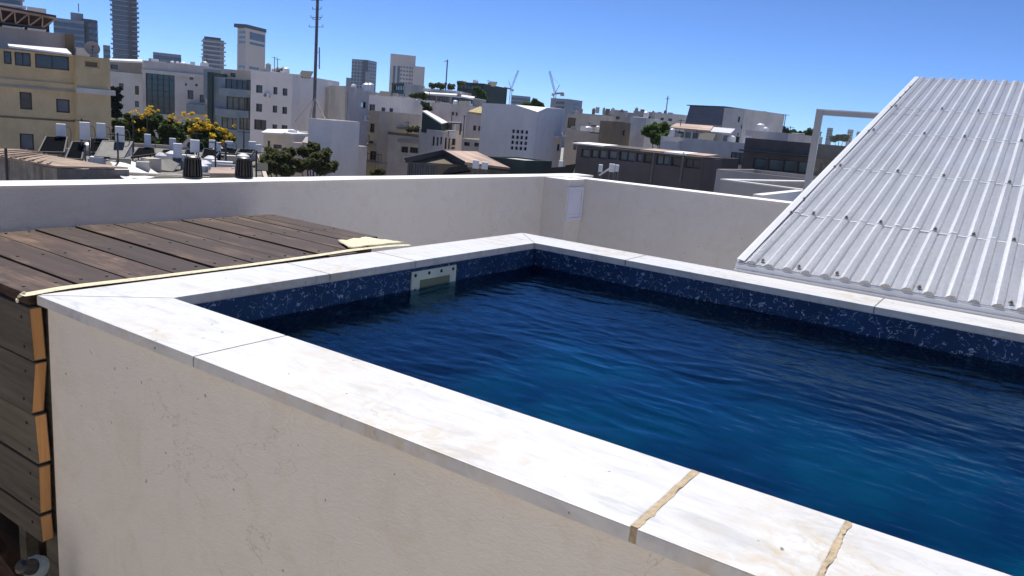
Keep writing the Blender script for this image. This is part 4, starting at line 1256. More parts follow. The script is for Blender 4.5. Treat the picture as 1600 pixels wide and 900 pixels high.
m3 = Bld('apartment_building', 'beige house front behind the lattice mast with a dark strip of windows', 'building', [(455, 132, 112), (520, 139, 111)], 10, mat='beige_wall',
         wins=[(458, 142, 490, 153, dict(mu=3)), (493, 144, 506, 155, dict(mu=1)), (461, 171, 470, 183, dict(pane='pane_grey')), (497, 172, 507, 188)])
m3.strip((457, 138), (505, 142), .3, .4, 'white_wall')
m4 = Bld('apartment_building', 'tall plain grey building with few small windows right of the mast', 'building', [(514, 134, 82), (540.5, 136, 76), (577, 143, 86)], mats=['beige_wall', 'mauve_wall'],
         rwins=[(564, 159, 572.5, 169), (545, 215, 559, 227.5, dict(pane='pane_teal')), (544, 259, 557, 271)], lip=.3)
mb = MB(); a = m4.P(1, 0, 0, 0)
for u in (.06, .55): mb.tube(m4.P(1, u, GZ, -.08), m4.P(1, u, m4.z - .5, -.08), .06)
mb.build('drain_pipe', M['beige_wall'], m4.t)
# mast on its stair block
mbk = Bld('stair_block', 'small white rooftop block carrying the lattice mast', 'roof block', [(482, 184.5, 58), (519.5, 186, 57)], 4, zb=-12, mat='bright_wall', roof='roof_white', lip=.12, th=.15)
mb0 = at(490.5, 184, 59); mtop = at(495.5, -60, 59); mtop = V((mb0.x, mb0.y, mtop.z))
ma = thing('lattice_mast', 'tall thin lattice antenna mast standing on a white roof block', 'antenna mast', (mb0.x, mb0.y, mbk.z))
mb = MB(); w_ = .095
L3 = [V((math.cos(a), math.sin(a), 0)) * w_ for a in (0.3, 2.4, 4.5)]
for l in L3: mb.bar(mb0 + l, mtop + l * .7, .055)
mb.build('leg', M['metal_grey'], ma)
mb = MB(); n = 64
for i in range(n):
    u, v_ = mb0.lerp(mtop, i / n), mb0.lerp(mtop, (i + 1) / n)
    mb.bar(u + L3[i % 3], v_ + L3[(i + 1) % 3], .028); mb.bar(u + L3[(i + 1) % 3], v_ + L3[(i + 2) % 3], .028)
tag(mb.build('lattice_bar', M['metal_grey'], ma), kind='stuff')
for yy, ln in ((0, 9), (14, 7), (27, 9), (42, 11), (30, 6)):
    c = at(493.5, yy, 59); c = V((mb0.x, mb0.y, c.z)); e_ = rgt * (ln * 59 / FPX)
    mb = MB(); mb.bar(c - e_, c + e_ * .8, .035)
    for s_ in (-1, .8): mb.bar(c + e_ * s_ - V((0, 0, .0)), c + e_ * s_ + V((0, 0, .16)), .03)
    mb.build('antenna_arm', M['metal_grey'], ma)
c1, c2 = at(499, 74, 59), at(499, 108, 59); mb = MB(); mb.bar(c1, c2, .06); mb.bar(V((mb0.x, mb0.y, at(494, 82, 59).z)), at(499, 82, 59), .03); mb.bar(V((mb0.x, mb0.y, at(494, 103, 59).z)), at(499, 103, 59), .03); mb.build('dipole', M['metal_grey'], ma)
jn = V((mb0.x, mb0.y, at(492, 153, 59).z))
for x, y, d_ in ((510, 184, 58.2), (484, 184, 58.4), (493, 182, 61)):
    f_ = at(x, y, d_); f_.z = mbk.z - .1; mb = MB(); mb.bar(jn, f_, .07); mb.build('brace', M['beige_wall'], ma)
f_ = at(461, 190, 57); mb = MB(); mb.bar(jn, f_, .02); mb.build('guy_wire', M['steel_dark'], ma)
# low white roofs behind the trees
lr = Bld('low_house', 'low white roofed house partly hidden by the olive trees', 'house', [(412, 207, 68), (458, 209, 67)], 7, mat='white_wall', roof='roof_white', lip=0, zb=GZ,
         wins=[(418, 220, 422, 232, dict(pane='pane_grey')), (427, 226, 440, 232, dict(pane='pane_grey'))])
slab4('roof_overhang', None, None, [(418, 201.5, 74), (460, 202, 74), (441, 208, 66), (408, 206.5, 66)], .14, 'roof_white', lr.t)
gh = Bld('low_house', 'low grey house with a sloping roof right of the low white house', 'house', [(456, 222, 66), (500, 224, 64)], 6, mat='mauve_wall', roof='rust_roof', lip=.1)
slab4('roof_slope', None, None, [(478, 213, 70), (486, 213, 70), (500, 226, 63), (472, 222, 64)], .12, 'grey_wall', gh.t)

# ================================================================== MID-DISTANCE BUILDINGS, MIDDLE
m5 = Bld('apartment_building', 'white flat roofed building with a grey penthouse behind the terrace of black awnings', 'building', [(576, 148, 103), (627, 154, 101)], 10, mat='bright_wall',
         wins=[(577, 163, 586, 174), (596, 168, 602, 175.5), (608.5, 169, 614, 176)])
Bld(None, None, None, [(548, 141, 112), (588, 146, 110)], 6, zb=m5.z - 3, parent=m5.t, part='penthouse', mat='mauve_wall', lip=.2)
m5b = Bld('terrace_wall', 'plain bluish white wall above the terrace with black awnings', 'wall', [(590, 176.5, 98), (644, 183, 97)], 5, mat='bright_wall')
m5c = Bld('apartment_building', 'cream house with a roof terrace and two wide windows under a ledge', 'building', [(587, 206, 91), (667, 213, 89)], 7, mat='white_wall', lip=.9,
          wins=[(627, 229, 637.5, 238.5, dict(mu=1)), (640, 230.5, 661, 239.5, dict(mu=4))])
m5c.strip((623, 219), (666, 223), .35, .5, 'grey_wall')
m5c.strip((587, 206.2), (667, 213.2), .3, .1, 'brown_wall')
aw = thing('terrace_awning', 'black awning box on the roof terrace of the cream house', 'awning', at(616, 208, 92))
P = [at(605, 198, 93), at(626, 199, 92.5)]; mb = MB(); zt_ = m5c.z - .9
mb.hexa([V((P[0].x, P[0].y, zt_)), V((P[1].x, P[1].y, zt_)), V((P[1].x - 1, P[1].y + 2, zt_)), V((P[0].x - 1, P[0].y + 2, zt_))],
        [P[0], V((P[1].x, P[1].y, P[0].z)), V((P[1].x - 1, P[1].y + 2, P[0].z + .2)), V((P[0].x - 1, P[0].y + 2, P[0].z + .2))]); mb.build('awning_box', M['collector_black'], aw)
P0 = at(612, 194.5, 93); mb = MB(); mb.slab([at(598, 195, 94), at(642, 199, 94), at(640, 202, 91.5), at(606, 197.5, 91.5)], .08); mb.build('awning_sheet', M['metal_grey'], aw)
m5d = Bld('apartment_building', 'narrow cream house strip with small balconies next to the tall grey building', 'building', [(575, 172, 90), (592, 175, 89)], 8, mat='beige_wall',
          wins=[(578, 193, 585, 207), (578, 236, 588, 250, dict(mu=1)), (577, 220, 583, 226)])
for yy, nm in ((252, 0), (224, 1)):
    r0 = m5d._rect(m5d.c[0], m5d.c[1], (572, yy, 606 if nm == 0 else 588, yy + 2)); mb = MB(); z = r0[2]
    q = [m5d.P(0, r0[0], z, -1.2), m5d.P(0, r0[1], z, -1.2), m5d.P(0, r0[1], z, -.002), m5d.P(0, r0[0], z, -.002)]
    mb.hexa(q, [v + V((0, 0, .14)) for v in q])
    bo = mb.build('balcony', M['grey_wall'], m5d.t)
    mb = MB()
    for i in range(9): mb.bar(q[0].lerp(q[1], i / 8) + V((0, 0, .1)), q[0].lerp(q[1], i / 8) + V((0, 0, 1.0)), .04)
    mb.bar(q[0] + V((0, 0, 1.0)), q[1] + V((0, 0, 1.0)), .06); mb.build('railing', M['frame_dark'], bo)
m6 = Bld('apartment_building', 'rounded cream house with tall slit windows in front of the grey penthouse house', 'building', [(655, 200, 85), (692, 203, 79.5), (722, 207, 86)], mats=['white_wall', 'mauve_wall'], lip=.3,
         wins=[(675, 213, 679, 227.5), (681.5, 214, 685, 228), (687, 214, 692, 226)], rwins=[(695, 215, 698.5, 233, dict(pane='pane_grey')), (700.5, 216, 703.5, 233, dict(pane='pane_grey')), (705.5, 216.5, 712, 227), (705, 229.5, 711, 233)])
sky_ = thing('roof_shed', 'rooftop shed with a steep bright white roof on the rounded cream house', 'shed', at(678, 195, 84))
zbs = m6.z - .4
mb = MB(); Q = [at(660, 173, 84), at(667, 172.5, 88), at(700, 191, 86), at(690, 192.5, 81)]
mb.slab(Q, .12); mb.build('roof_sheet', M['roof_white'], sky_)
mb = MB(); mb.hexa([V((q.x, q.y, zbs)) for q in (Q[0], Q[3], Q[2], Q[1])], [q - V((0, 0, .16)) for q in (Q[0], Q[3], Q[2], Q[1])]); mb.build('wall', M['green_wall'], sky_)
pg = thing('pergola', 'small dark pergola beside the steep white shed roof', 'pergola', at(710, 200, 85))
mb = MB(); Q = [at(700, 189, 86), at(721, 190.5, 86), at(720, 192.5, 83), at(702, 191.5, 83)]; mb.slab(Q, .12); mb.build('pergola_top', M['frame_dark'], pg)
for q in Q: mb = MB(); mb.bar(V((q.x, q.y, m6.z - .3)), q - V((0, 0, .13)), .13); mb.build('post', M['frame_dark'], pg)
m7 = Bld('apartment_building', 'grey beige house with a long dark glazed penthouse and white roof edges', 'building', [(640, 157, 124), (732, 171, 121)], 14, mat='mauve_wall', lip=1.,
         wins=[(706.5, 174.5, 709.5, 180), (712, 175.5, 715, 181)])
p7 = Bld(None, None, None, [(666, 148, 127), (741, 158, 124.5)], 7, zb=m7.z - 1.2, parent=m7.t, part='penthouse', mat='grey_wall', roof='roof_white', lip=0,
    wins=[(668, 149.5, 681, 157, dict(mu=3, pane='pane_grey')), (683, 150, 702, 159, dict(mu=4, pane='pane_grey')), (706, 153, 738, 163, dict(mu=6, pane='pane_blue'))])
slab4('roof_overhang', None, None, [(664, 143, 134), (716, 146, 134), (712, 148.5, 125.5), (662, 145.5, 126)], .2, 'roof_white', m7.t)
slab4('roof_overhang', None, None, [(720, 147.5, 134), (742, 151, 134), (740, 154, 124), (722, 150.5, 124.5)], .2, 'roof_white', m7.t)
Bld(None, None, None, [(660, 137.5, 134), (716, 143, 132)], 8, zb=m7.z - 1, parent=m7.t, part='penthouse', mat='white_wall', lip=.2, roof='rust_roof')
m8 = Bld('apartment_building', 'dark green glazed block with planted roof edge', 'building', [(715, 127.5, 142), (756, 138, 140)], 12, mat='green_wall', lip=.3,
         wins=[(718, 133, 752, 140, dict(mu=5, pane='pane_teal')), (722, 146, 752, 153, dict(mu=4, pane='pane_teal'))])
m8b = Bld('apartment_building', 'white slab building with a dark green glazed side below the stepped tower', 'building', [(614, 130, 152), (632, 125.5, 146), (664, 131, 152)], mats=['green_wall', 'white_wall'], lip=.3,
          wins=[(616, 134, 631, 141, dict(mu=3, pane='pane_teal')), (616, 146, 631, 153, dict(mu=3, pane='pane_teal'))])
m9 = Bld('apartment_building', 'dull pink house edge left of the white building with sixteen holes', 'building', [(729, 177, 104), (757, 181, 103)], 8, mat='mauve_wall', wins=[(739, 196, 744, 204), (747, 197, 751, 204.5)])
slab4('dry_roof', 'straw coloured thatched roof strip left of the white building with sixteen holes', 'roof', [(731, 174, 106), (750, 166, 108), (757, 168, 106), (757, 177.5, 101)], .3, 'thatch') if 'thatch' in M else None
m9b = Bld('apartment_building', 'low dirty beige house at the foot of the dull pink house', 'building', [(722, 216, 80), (756, 220, 79)], 6, mat='beige_wall', wins=[(725, 222, 734, 228), (741, 223, 748, 229)])
m10 = Bld('apartment_building', 'plain white building with a grid of sixteen small square holes', 'building', [(753.5, 160.5, 79), (840, 175, 71.5), (883, 170, 84)], mat='bright_wall', mats=['bright_wall', 'bright_wall'], roof='roof_white', lip=.02, topz=at(840, 175, 71.5).z,
          wins=[(x - 2.1 + (k - 1.5) * -.75, y - 2.7, x + 2.1 + (k - 1.5) * -.75, y + 2.7, dict(fw=.03)) for k, yy in enumerate((205, 214, 222.4, 231)) for x, y in ((801, yy), (807.8, yy + .6), (814.5, yy + 1.0), (821.6, yy + 1.6))],
          rwins=[(870.5, 225, 875, 236)])

_L, _C, _R, _D = m10.c
_zc = m10.z
def _top(f, px, py):
    r_ = m10._rect(m10.c[f], m10.c[(f + 1) % 4], (px - .1, py - .1, px + .1, py + .1)); return m10.P(f, r_[0], r_[2])
_Lt, _A, _B = _top(0, 753.8, 160.6), _top(0, 805, 163.5), _top(1, 855, 168.2)
_Rt = _top(1, 882.5, 170.0)
_Dt = V((_D.x, _D.y, _Lt.z)); _b = lambda p: V((p.x, p.y, _zc))
mb = MB(); mb.quad(_b(_L), _b(_C), _A, _Lt); mb.quad(_b(_C), _b(_R), _Rt, _B); mb.quad(_b(_R), _b(_D), _Dt, _Rt); mb.quad(_b(_D), _b(_L), _Lt, _Dt)
mb.build('upper_wall', M['bright_wall'], m10.t)
mb = MB(); mb.quad(_A, _b(_C), _B); mb.quad(_Lt, _A, _B, _Rt, _Dt); mb.build('valley_roof', M['roof_white'], m10.t)
m10.strip((865, 213.5), (879, 213.5), .2, .5, 'bright_wall', f=1)
m12 = Bld('roof_shed', 'dark green black shed below the white building with sixteen holes', 'shed', [(763, 244, 62), (821, 251, 60)], 4, mat='green_wall', lip=.1)
# brown tiled gable house
gh = thing('gable_house', 'small house with a brown tiled gable roof and white framed veranda windows', 'house', at(690, 270, 52))
A_, L_, R_, RE, FE = at(693, 235, 51), at(634, 247.5, 50), at(726, 253, 49), at(745, 236.5, 62), at(797, 262, 60)
LB = L_ + (RE - A_)
mb = MB(); mb.slab([A_, R_, FE, RE], .16); mb.build('roof_slope', M['rust_roof'], gh)
mb = MB(); mb.slab([L_, A_ - V((0, 0, .02)), RE - V((0, 0, .02)), LB], .16); mb.build('roof_slope', M['roof_brown'], gh)
for p, q in ((A_, L_), (A_, R_)):
    k = (A_ - RE).normalized() * .06; mb = MB(); mb.bar(p + k - V((0, 0, .12)), q + k - V((0, 0, .12)), .06, .34); mb.build('barge_board', M['frame_dark'], gh)
ib = (RE - A_).normalized() * .5
gw = MB(); zlow = at(690, 285, 50).z
a, l, r = A_ + ib - V((0, 0, .2)), L_ + ib - V((0, 0, .2)), R_ + ib - V((0, 0, .2))
gw.hexa([V((l.x, l.y, zlow)), V((r.x, r.y, zlow)), V((r.x, r.y, zlow)) + ib, V((l.x, l.y, zlow)) + ib], [l, r, r + ib, l + ib]); gw.hexa([l, r, r + ib, l + ib], [a + V((-.01, 0, 0)), a + V((.01, 0, 0)), a + ib + V((.01, 0, 0)), a + ib + V((-.01, 0, 0))])
gw.build('gable_wall', M['brown_wall'], gh)
fe2 = FE - V((0, 0, .3)); r2 = R_ - V((0, 0, .3)); k2 = (L_ - R_).normalized() * .5
mb = MB(); mb.hexa([V((r2.x, r2.y, zlow)), V((fe2.x, fe2.y, zlow)), V((fe2.x, fe2.y, zlow)) + k2, V((r2.x, r2.y, zlow)) + k2], [r2, fe2, fe2 + k2, r2 + k2]); mb.build('side_wall', M['brown_wall'], gh)
dgl = (r - l); dgl.z = 0; Lg = dgl.length; dgl /= Lg; ng = V((dgl.y, -dgl.x, 0))
for i in range(5):
    p = l + dgl * (.03 + i * .095) * Lg; zt_ = min(l.z, r.z) - .05; q = p + dgl * .075 * Lg; fr_ = MB()
    zz0 = zt_ - .85
    for u, v_ in (((p, zz0), (p, zt_)), ((q, zz0), (q, zt_)), ((p, zt_), (q, zt_)), ((p, zz0), (q, zz0)), ((p.lerp(q, .5), zz0), (p.lerp(q, .5), zt_))):
        fr_.bar(V((u[0].x, u[0].y, u[1])) + ng * .05, V((v_[0].x, v_[0].y, v_[1])) + ng * .05, .07, .06)
    o = fr_.build('window', M['metal_grey'], gh); mb = MB()
    mb.hexa([V((p.x, p.y, zz0)) + ng * .02, V((q.x, q.y, zz0)) + ng * .02, V((q.x, q.y, zz0)) + ng * .005, V((p.x, p.y, zz0)) + ng * .005],
            [V((p.x, p.y, zt_)) + ng * .02, V((q.x, q.y, zt_)) + ng * .02, V((q.x, q.y, zt_)) + ng * .005, V((p.x, p.y, zt_)) + ng * .005]); mb.build('pane', M['pane'], o)

# ================================================================== MID-DISTANCE BUILDINGS, RIGHT
m13 = Bld('apartment_building', 'beige house with a set back brown upper floor right of the white building', 'building', [(884, 202, 100), (940, 203, 99)], 12, mat='beige_wall',
          wins=[(896, 221, 901, 234, dict(pane='pane_grey')), (922, 207, 936, 208.5)])
Bld(None, None, None, [(886, 178, 110), (941, 181, 109)], 8, zb=m13.z - 1, parent=m13.t, part='penthouse', mat='beige_wall', lip=.3, wins=[(887, 184, 899, 200, dict(pane='brown_wall')), (923, 196, 938, 203)])
m14 = Bld('stair_block', 'windowless ochre block with a darker right side above the rusty roof', 'building', [(938, 188.5, 84), (971, 186.5, 78), (986, 192, 85)], mats=['brown_wall', 'brown_wall'], lip=.2, roof='roof_brown', rwins=[(973, 203, 976, 212)])
m14b = Bld('apartment_building', 'blank pale wall between the ochre block and the bright green tree', 'building', [(985, 183, 96), (1010, 186, 95)], 10, mat='white_wall')
for (xa, ya, xb, yb, d_, mt, lb) in ((897, 176, 942, 180, 170, 'beige_wall', 'distant beige roof block with a tank above the beige house'), (942, 172.5, 990, 178, 200, 'grey_wall', 'distant grey roof block crowded with water tanks'),
                              (990, 173, 1030, 180, 185, 'grey_wall', 'wide distant grey block above the green tree'), (1024, 176, 1066, 187, 160, 'white_wall', 'distant pale block left of the dark slanted house')):
    b = Bld('apartment_building', lb, 'building', [(xa, ya, d_), (xb, yb, d_ - 2)], 10, mat=mt, wins=[(xa + 8, ya + 8, xa + 13, ya + 13), (xa + 20, ya + 9, xa + 26, ya + 14)])
R_ = random.Random(4)
tanks = [(902, 172), (908, 170), (928, 169), (934, 167.5), (944, 168), (950, 170), (958, 168.5), (965, 172), (972, 171), (978, 173), (995, 168), (1004, 171), (1021, 173), (1031, 175), (1040, 172), (1048, 176), (1055, 178)]
for i, (x, y) in enumerate(tanks):
    d_ = 172 + (i % 3) * 14; p = at(x, y, d_); h = 9 * d_ / FPX; r = R_.uniform(2.0, 3.2) * d_ / FPX
    mb = MB()
    if i % 2: mb.box((p.x - r, p.y - r, p.z - h), (p.x + r, p.y + r, p.z))
    else: mb.lathe((p.x, p.y, p.z - h), [(r * .9, 0), (r, .2), (r, h - .3), (r * .5, h)], 10)
    tag(mb.build('roof_tank', M[('roof_tar', 'grey_wall', 'brown_wall')[i % 3]]), 'tiny %s %s roof tank on the distant skyline, %s from the left of seventeen' % (('pale', 'grey', 'brown')[i % 3], ('round', 'boxy')[i % 2], ('first', 'second', 'third', 'fourth', 'fifth', 'sixth', 'seventh', 'eighth', 'ninth', 'tenth', 'eleventh', 'twelfth', 'thirteenth', 'fourteenth', 'fifteenth', 'sixteenth', 'last')[i]), 'water tank', 'tiny tanks on the distant roofs')
m16 = Bld('apartment_building', 'pale grey house carrying a glazed roof terrace with a rusty roof', 'building', [(1033, 212, 80), (1170, 224, 77)], 9, mat='white_wall', lip=.5,
          wins=[(1141, 238, 1162, 257, dict(mu=2, pane='pane_green'))])
Bld(None, None, None, [(1033, 219, 79), (1060, 222, 78.5)], 3, parent=m16.t, part='front_wing', mat='bright_wall', lip=.3)
pz = m16.z - .5
gp = thing('roof_terrace_room', 'glazed roof terrace room with pale posts and rusty roof', 'roof room', at(1095, 212, 82))
c4 = [at(1048, 201, 82), at(1142, 208, 80), at(1150, 208, 86), at(1056, 201, 88)]
ztp = c4[0].z
mb = MB(); mb.slab([at(1046, 198.5, 81.2), V((*at(1110, 203, 80.2).xy, at(1046, 198.5, 81.2).z)), V((*at(1114, 203, 86).xy, ztp + .7)), V((*at(1056, 200, 88).xy, ztp + .7))], .14); mb.build('roof_sheet', M['rust_roof'], gp)
mb = MB(); mb.slab([V((*at(1110.5, 203, 80.3).xy, ztp + .05)), V((*at(1142, 206, 79.6).xy, ztp + .05)), V((*at(1148, 206, 86).xy, ztp + .6)), V((*at(1114.5, 203, 86).xy, ztp + .6))], .12); mb.build('roof_sheet', M['frame_white'], gp)
A_, B_ = V((*c4[0].xy, 0)), V((*c4[1].xy, 0)); nin = V((-(B_ - A_).y, (B_ - A_).x, 0)).normalized()
for i in range(9):
    p = A_.lerp(B_, i / 8); mb = MB(); mb.box((p.x - .08, p.y - .08, pz), (p.x + .08, p.y + .08, ztp - .15)); mb.build('post', M['frame_white'], gp)
    if i < 8:
        q = A_.lerp(B_, (i + 1) / 8); mb = MB(); a_, b_ = p.lerp(q, .08) + nin * .06, p.lerp(q, .92) + nin * .06
        mb.hexa([V((v.x, v.y, pz + .05)) for v in (a_, b_, b_ + nin * .03, a_ + nin * .03)], [V((v.x, v.y, ztp - .2)) for v in (a_, b_, b_ + nin * .03, a_ + nin * .03)]); mb.build('pane', M['pane_green' if i % 3 else 'pane'], gp)
mb = MB(); mb.hexa([V((v.x, v.y, pz)) for v in (A_ + nin * 3, B_ + nin * 3, B_ + nin * 3.2, A_ + nin * 3.2)], [V((v.x, v.y, ztp - .2)) for v in (A_ + nin * 3, B_ + nin * 3, B_ + nin * 3.2, A_ + nin * 3.2)]); mb.build('back_wall', M['green_wall'], gp)
m17 = Bld('apartment_building', 'white building with narrow dark windows and a dark slanted attic on its left', 'building', [(1132, 168.5, 116), (1164, 171, 114)], 10, mat='white_wall', lip=.3, wins=[(1153, 182, 1156, 191), (1157.5, 195, 1160, 201), (1152, 207, 1154, 212)])
a_, b_ = at(1078, 165.5, 118), at(1133, 167.5, 116.5); l_, r_ = at(1070, 194, 117.4), at(1134, 196, 115.9); bk = (m17.c[2] - m17.c[1]).normalized() * 8
mb = MB(); mb.hexa([V((l_.x, l_.y, GZ)), V((r_.x, r_.y, GZ)), V((r_.x, r_.y, GZ)) + bk, V((l_.x, l_.y, GZ)) + bk], [l_, r_, r_ + bk, l_ + bk]); mb.build('lower_wall', M['grey_wall'], m17.t)
mb = MB(); mb.hexa([l_, r_, r_ + bk, l_ + bk], [a_, b_, b_ + bk * .8, a_ + bk * .8]); mb.build('attic', plain('slate_grey', (.13, .135, .16), .6), m17.t)
mb = MB(); mb.slab([a_ + V((-.4, -.3, .13)), b_ + V((0, 0, .13)), b_ + bk * .8 + V((0, 0, .13)), a_ + bk * .8 + V((0, 0, .13))], .12); mb.build('attic_roof', M['steel_dark'], m17.t)
m17b = Bld('apartment_building', 'lower grey white block on the right shoulder of the slanted attic house', 'building', [(1163.5, 181, 120), (1188, 183, 119)], 8, mat='mauve_wall', lip=.2, wins=[(1175, 191, 1178, 197)])
m18a = Bld('apartment_building', 'dull pink roof block behind the long dark house', 'building', [(1166, 203, 82), (1232, 210, 80)], 8, mat='mauve_wall', lip=.3)
m18 = Bld('long_house', 'long dark grey house with a row of wide glass doors', 'house', [(1165, 215, 62), (1400, 233, 58)], 9, mat='dark_wall', lip=.25,
          wins=[(1176, 247, 1197.5, 265, dict(pane='pane_green')), (1199, 248.5, 1221, 267, dict(pane='pane_green')), (1223, 250, 1243, 269, dict(pane='pane_green')), (1245, 252, 1262, 271, dict(pane='pane_green')), (1280, 255, 1300, 272), (1302, 257, 1322, 275)])
m18.strip((1160, 235.5), (1330, 250), .12, .7, 'frame_dark', 'canopy_ledge')
m18.strip((1160, 271), (1330, 287), .08, .12, 'frame_dark', 'sill')
m19a = Bld('terrace_wall', 'grey terrace wall with a white cap in front of the long dark house', 'wall', [(1120, 264, 44), (1330, 284, 42)], 6, zb=GZ, mat='grey_wall', roof='roof_tar', lip=.3, th=.2)
m19 = Bld('neighbour_building', 'neighbouring flat roof with white capped low parapets beyond the right parapet', 'building', [(1126, 281, 21), (1330, 303, 19.5)], 5.5, mat='grey_wall', roof='terrace_tile', lip=.45, th=.17)
for k in range(4):
    a_, b_ = m19.c[k], m19.c[(k + 1) % 4]; d_ = (b_ - a_); d_.z = 0; d_.normalize(); ni = V((-d_.y, d_.x, 0))
    e0, e1 = (.0, .0) if k % 2 == 0 else (.2, .2)
    q = [a_ + d_ * e0 - ni * .02, b_ - d_ * e1 - ni * .02, b_ - d_ * e1 + ni * .19, a_ + d_ * e0 + ni * .19]
    mb = MB(); mb.hexa([V((p.x, p.y, m19.z + .002)) for p in q], [V((p.x, p.y, m19.z + .03)) for p in q]); mb.build('parapet_cap', M['roof_white'], m19.t)
P_, Q_ = atz(1182, 306, m19.z), atz(1300, 293, m19.z); d_ = (Q_ - P_).normalized(); ni = V((-d_.y, d_.x, 0)) * .2
P_ = P_ + d_ * .45; mb = MB(); mb.hexa([V((p.x, p.y, m19.z - .44)) for p in (P_, Q_, Q_ + ni, P_ + ni)], [V((p.x, p.y, m19.z - .002)) for p in (P_, Q_, Q_ + ni, P_ + ni)]); mb.build('inner_wall', M['roof_white'], m19.t)
# long dark house with the rusty roof
m15 = Bld('long_house', 'long charcoal house with a ribbon of windows under a rusty metal roof', 'house', [(902, 226, 58), (1098, 247, 54)], 8, mat='dark_wall', roof='dark_wall', lip=.05,
          wins=[(908, 232.5, 921, 246, dict(pane='pane_green')), (923, 233, 933, 246.5, dict(pane='pane_green')), (935, 234, 948, 248, dict(pane='pane_green')), (950, 235, 964, 249, dict(pane='pane_grey')), (967, 236, 992, 252, dict(mu=1, pane='pane_green')), (994, 239, 1003, 253, dict(pane='pane_grey')), (1005, 240, 1019, 255), (1025, 242, 1046, 258, dict(mu=1, pane='pane_green')), (1048, 245, 1064, 260), (1070, 248, 1094, 263, dict(mu=1, pane='pane_green'))])
rs = []
f0 = m15.fr[0]
up_ = 1.0
for u0, u1, mt, dz in ((-.25, 2.35, 'roof_white', .0), (2.4, 5.2, 'dark_wall', .0), (5.25, 7.0, 'rust_roof', .02), (7.05, 8.6, 'roof_white', .02), (8.65, f0[3] + .3, 'rust_roof', .02)):
    q = [m15.P(0, u0, m15.z + .02 + dz, -.35), m15.P(0, u1, m15.z + .02 + dz, -.35), m15.P(0, u1, m15.z + .12 + dz, 2.2), m15.P(0, u0, m15.z + .12 + dz, 2.2)]
    mb = MB(); mb.slab([v + V((0, 0, .1)) for v in q], .09); mb.build('roof_sheet', M[mt], m15.t)
e_ = Bld(None, None, None, [(1098.5, 247.5, 54.1), (1126, 262, 57)], 7, parent=m15.t, part='canvas_end', mat='dark_wall', lip=.05, topz=m15.z - .1)
for x in (1020, 1066):
    r0 = m15._rect(m15.c[0], m15.c[1], (x, 238, x + 1.5, 285)); mb = MB(); mb.tube(m15.P(0, r0[0], r0[2], -.08), m15.P(0, r0[0], r0[3], -.08), .07); mb.build('drain_pipe', M['metal_grey'], m15.t)

# ================================================================== ROOF CLUTTER NEAR LEFT
RZ = at(150, 262, 44).z
rb = Bld('apartment_building', 'flat roofed building below, crowded with water heaters and black solar collectors', 'building', [(40, 262, 41), (420, 285, 40)], 22, topz=RZ + .2, mat='beige_wall', roof='roof_dark', lip=.25, th=.2)
RZ = rb.z - .25
shed = thing('roof_shack', 'low roof shack with a weathered brown sheet roof and hanging tarps', 'shack', at(100, 265, 38))
sp = [(-40, 236.5, 38), (88, 259.5, 36.2), (200, 261.5, 40), (104, 249.5, 44), (36, 233, 46), (-40, 231, 46)]
SPp = [at(*p) for p in sp]
mb = MB(); mb.hexa([p - V((0, 0, .07)) for p in reversed(SPp)][::-1], SPp); mb.build('roof_sheet', M['roof_brown'], shed)
mb = MB()
for i in range(1, 9):
    a_, b_ = SPp[0].lerp(SPp[1], i / 9), SPp[4].lerp(SPp[3], i / 9); mb.bar(a_ + V((0, 0, .03)), b_ + V((0, 0, .03)), .06, .05)
tag(mb.build('roof_rib', M['roof_brown'], shed), kind='stuff')
def curtain(P, Q, z0, mat, nm, folds=14, amp=.05, seed=0):
    mb = MB(); n = folds * 3
    d_ = (Q - P); d_.z = 0; d_.normalize(); nn = V((d_.y, -d_.x, 0))
    pt = [P.lerp(Q, i / n) + nn * (amp * noise.noise((i * .37, seed, 0)) * 2) for i in range(n + 1)]
    for i in range(n):
        a, b = pt[i], pt[i + 1]
        mb.hexa([V((a.x, a.y, z0)), V((b.x, b.y, z0)), V((b.x, b.y, z0)) - nn * .03, V((a.x, a.y, z0)) - nn * .03], [a, b, b - nn * .03, a - nn * .03])
    mb.build(nm, M[mat], shed)
dn = V((0, 0, .12))
curtain(SPp[0] + (SPp[4] - SPp[0]) * .03 - dn, SPp[1] + (SPp[4] - SPp[0]) * .03 - dn, RZ - 1.5, 'tarp_brown', 'tarp', 22, .09, 1)
curtain(SPp[1] + (SPp[4] - SPp[0]) * .03 - dn, SPp[2] + V((-.1, .1, 0)) - dn, RZ - 1.5, 'tarp_shaded', 'tarp', 12, .04, 5) if 'tarp_shaded' in M else curtain(SPp[1] + (SPp[4] - SPp[0]) * .03 - dn, SPp[2] + V((-.1, .1, 0)) - dn, RZ - 1.5, 'dark_wall', 'tarp', 12, .04, 5)
p = at(10, 255, 37); mb = MB(); mb.box((p.x - .04, p.y - .04, RZ - 1.5), (p.x + .04, p.y + .04, p.z + .6)); mb.build('post', M['steel_dark'], shed)
# white awning cloth with a sag
mb = MB(); A4 = [at(172, 253, 42), at(222, 253, 44), at(292, 274, 40), at(209, 279, 36)]; n = 10
def bl(a, b):
    p = A4[0].lerp(A4[1], a).lerp(A4[3].lerp(A4[2], a), b); return p - V((0, 0, .35 * math.sin(math.pi * b) + .05 * math.sin(a * 9)))
for i in range(n):
    for j in range(n): mb.quad(bl(i / n, j / n), bl((i + 1) / n, j / n), bl((i + 1) / n, (j + 1) / n), bl(i / n, (j + 1) / n))
aw2 = mb.build('shade_cloth', M['cloth_white'], None, smooth=True, weld=True); tag(aw2, 'cream white shade cloth sagging beside the brown shack roof', 'shade cloth'); aw2.modifiers.new('solid', 'SOLIDIFY').thickness = .02

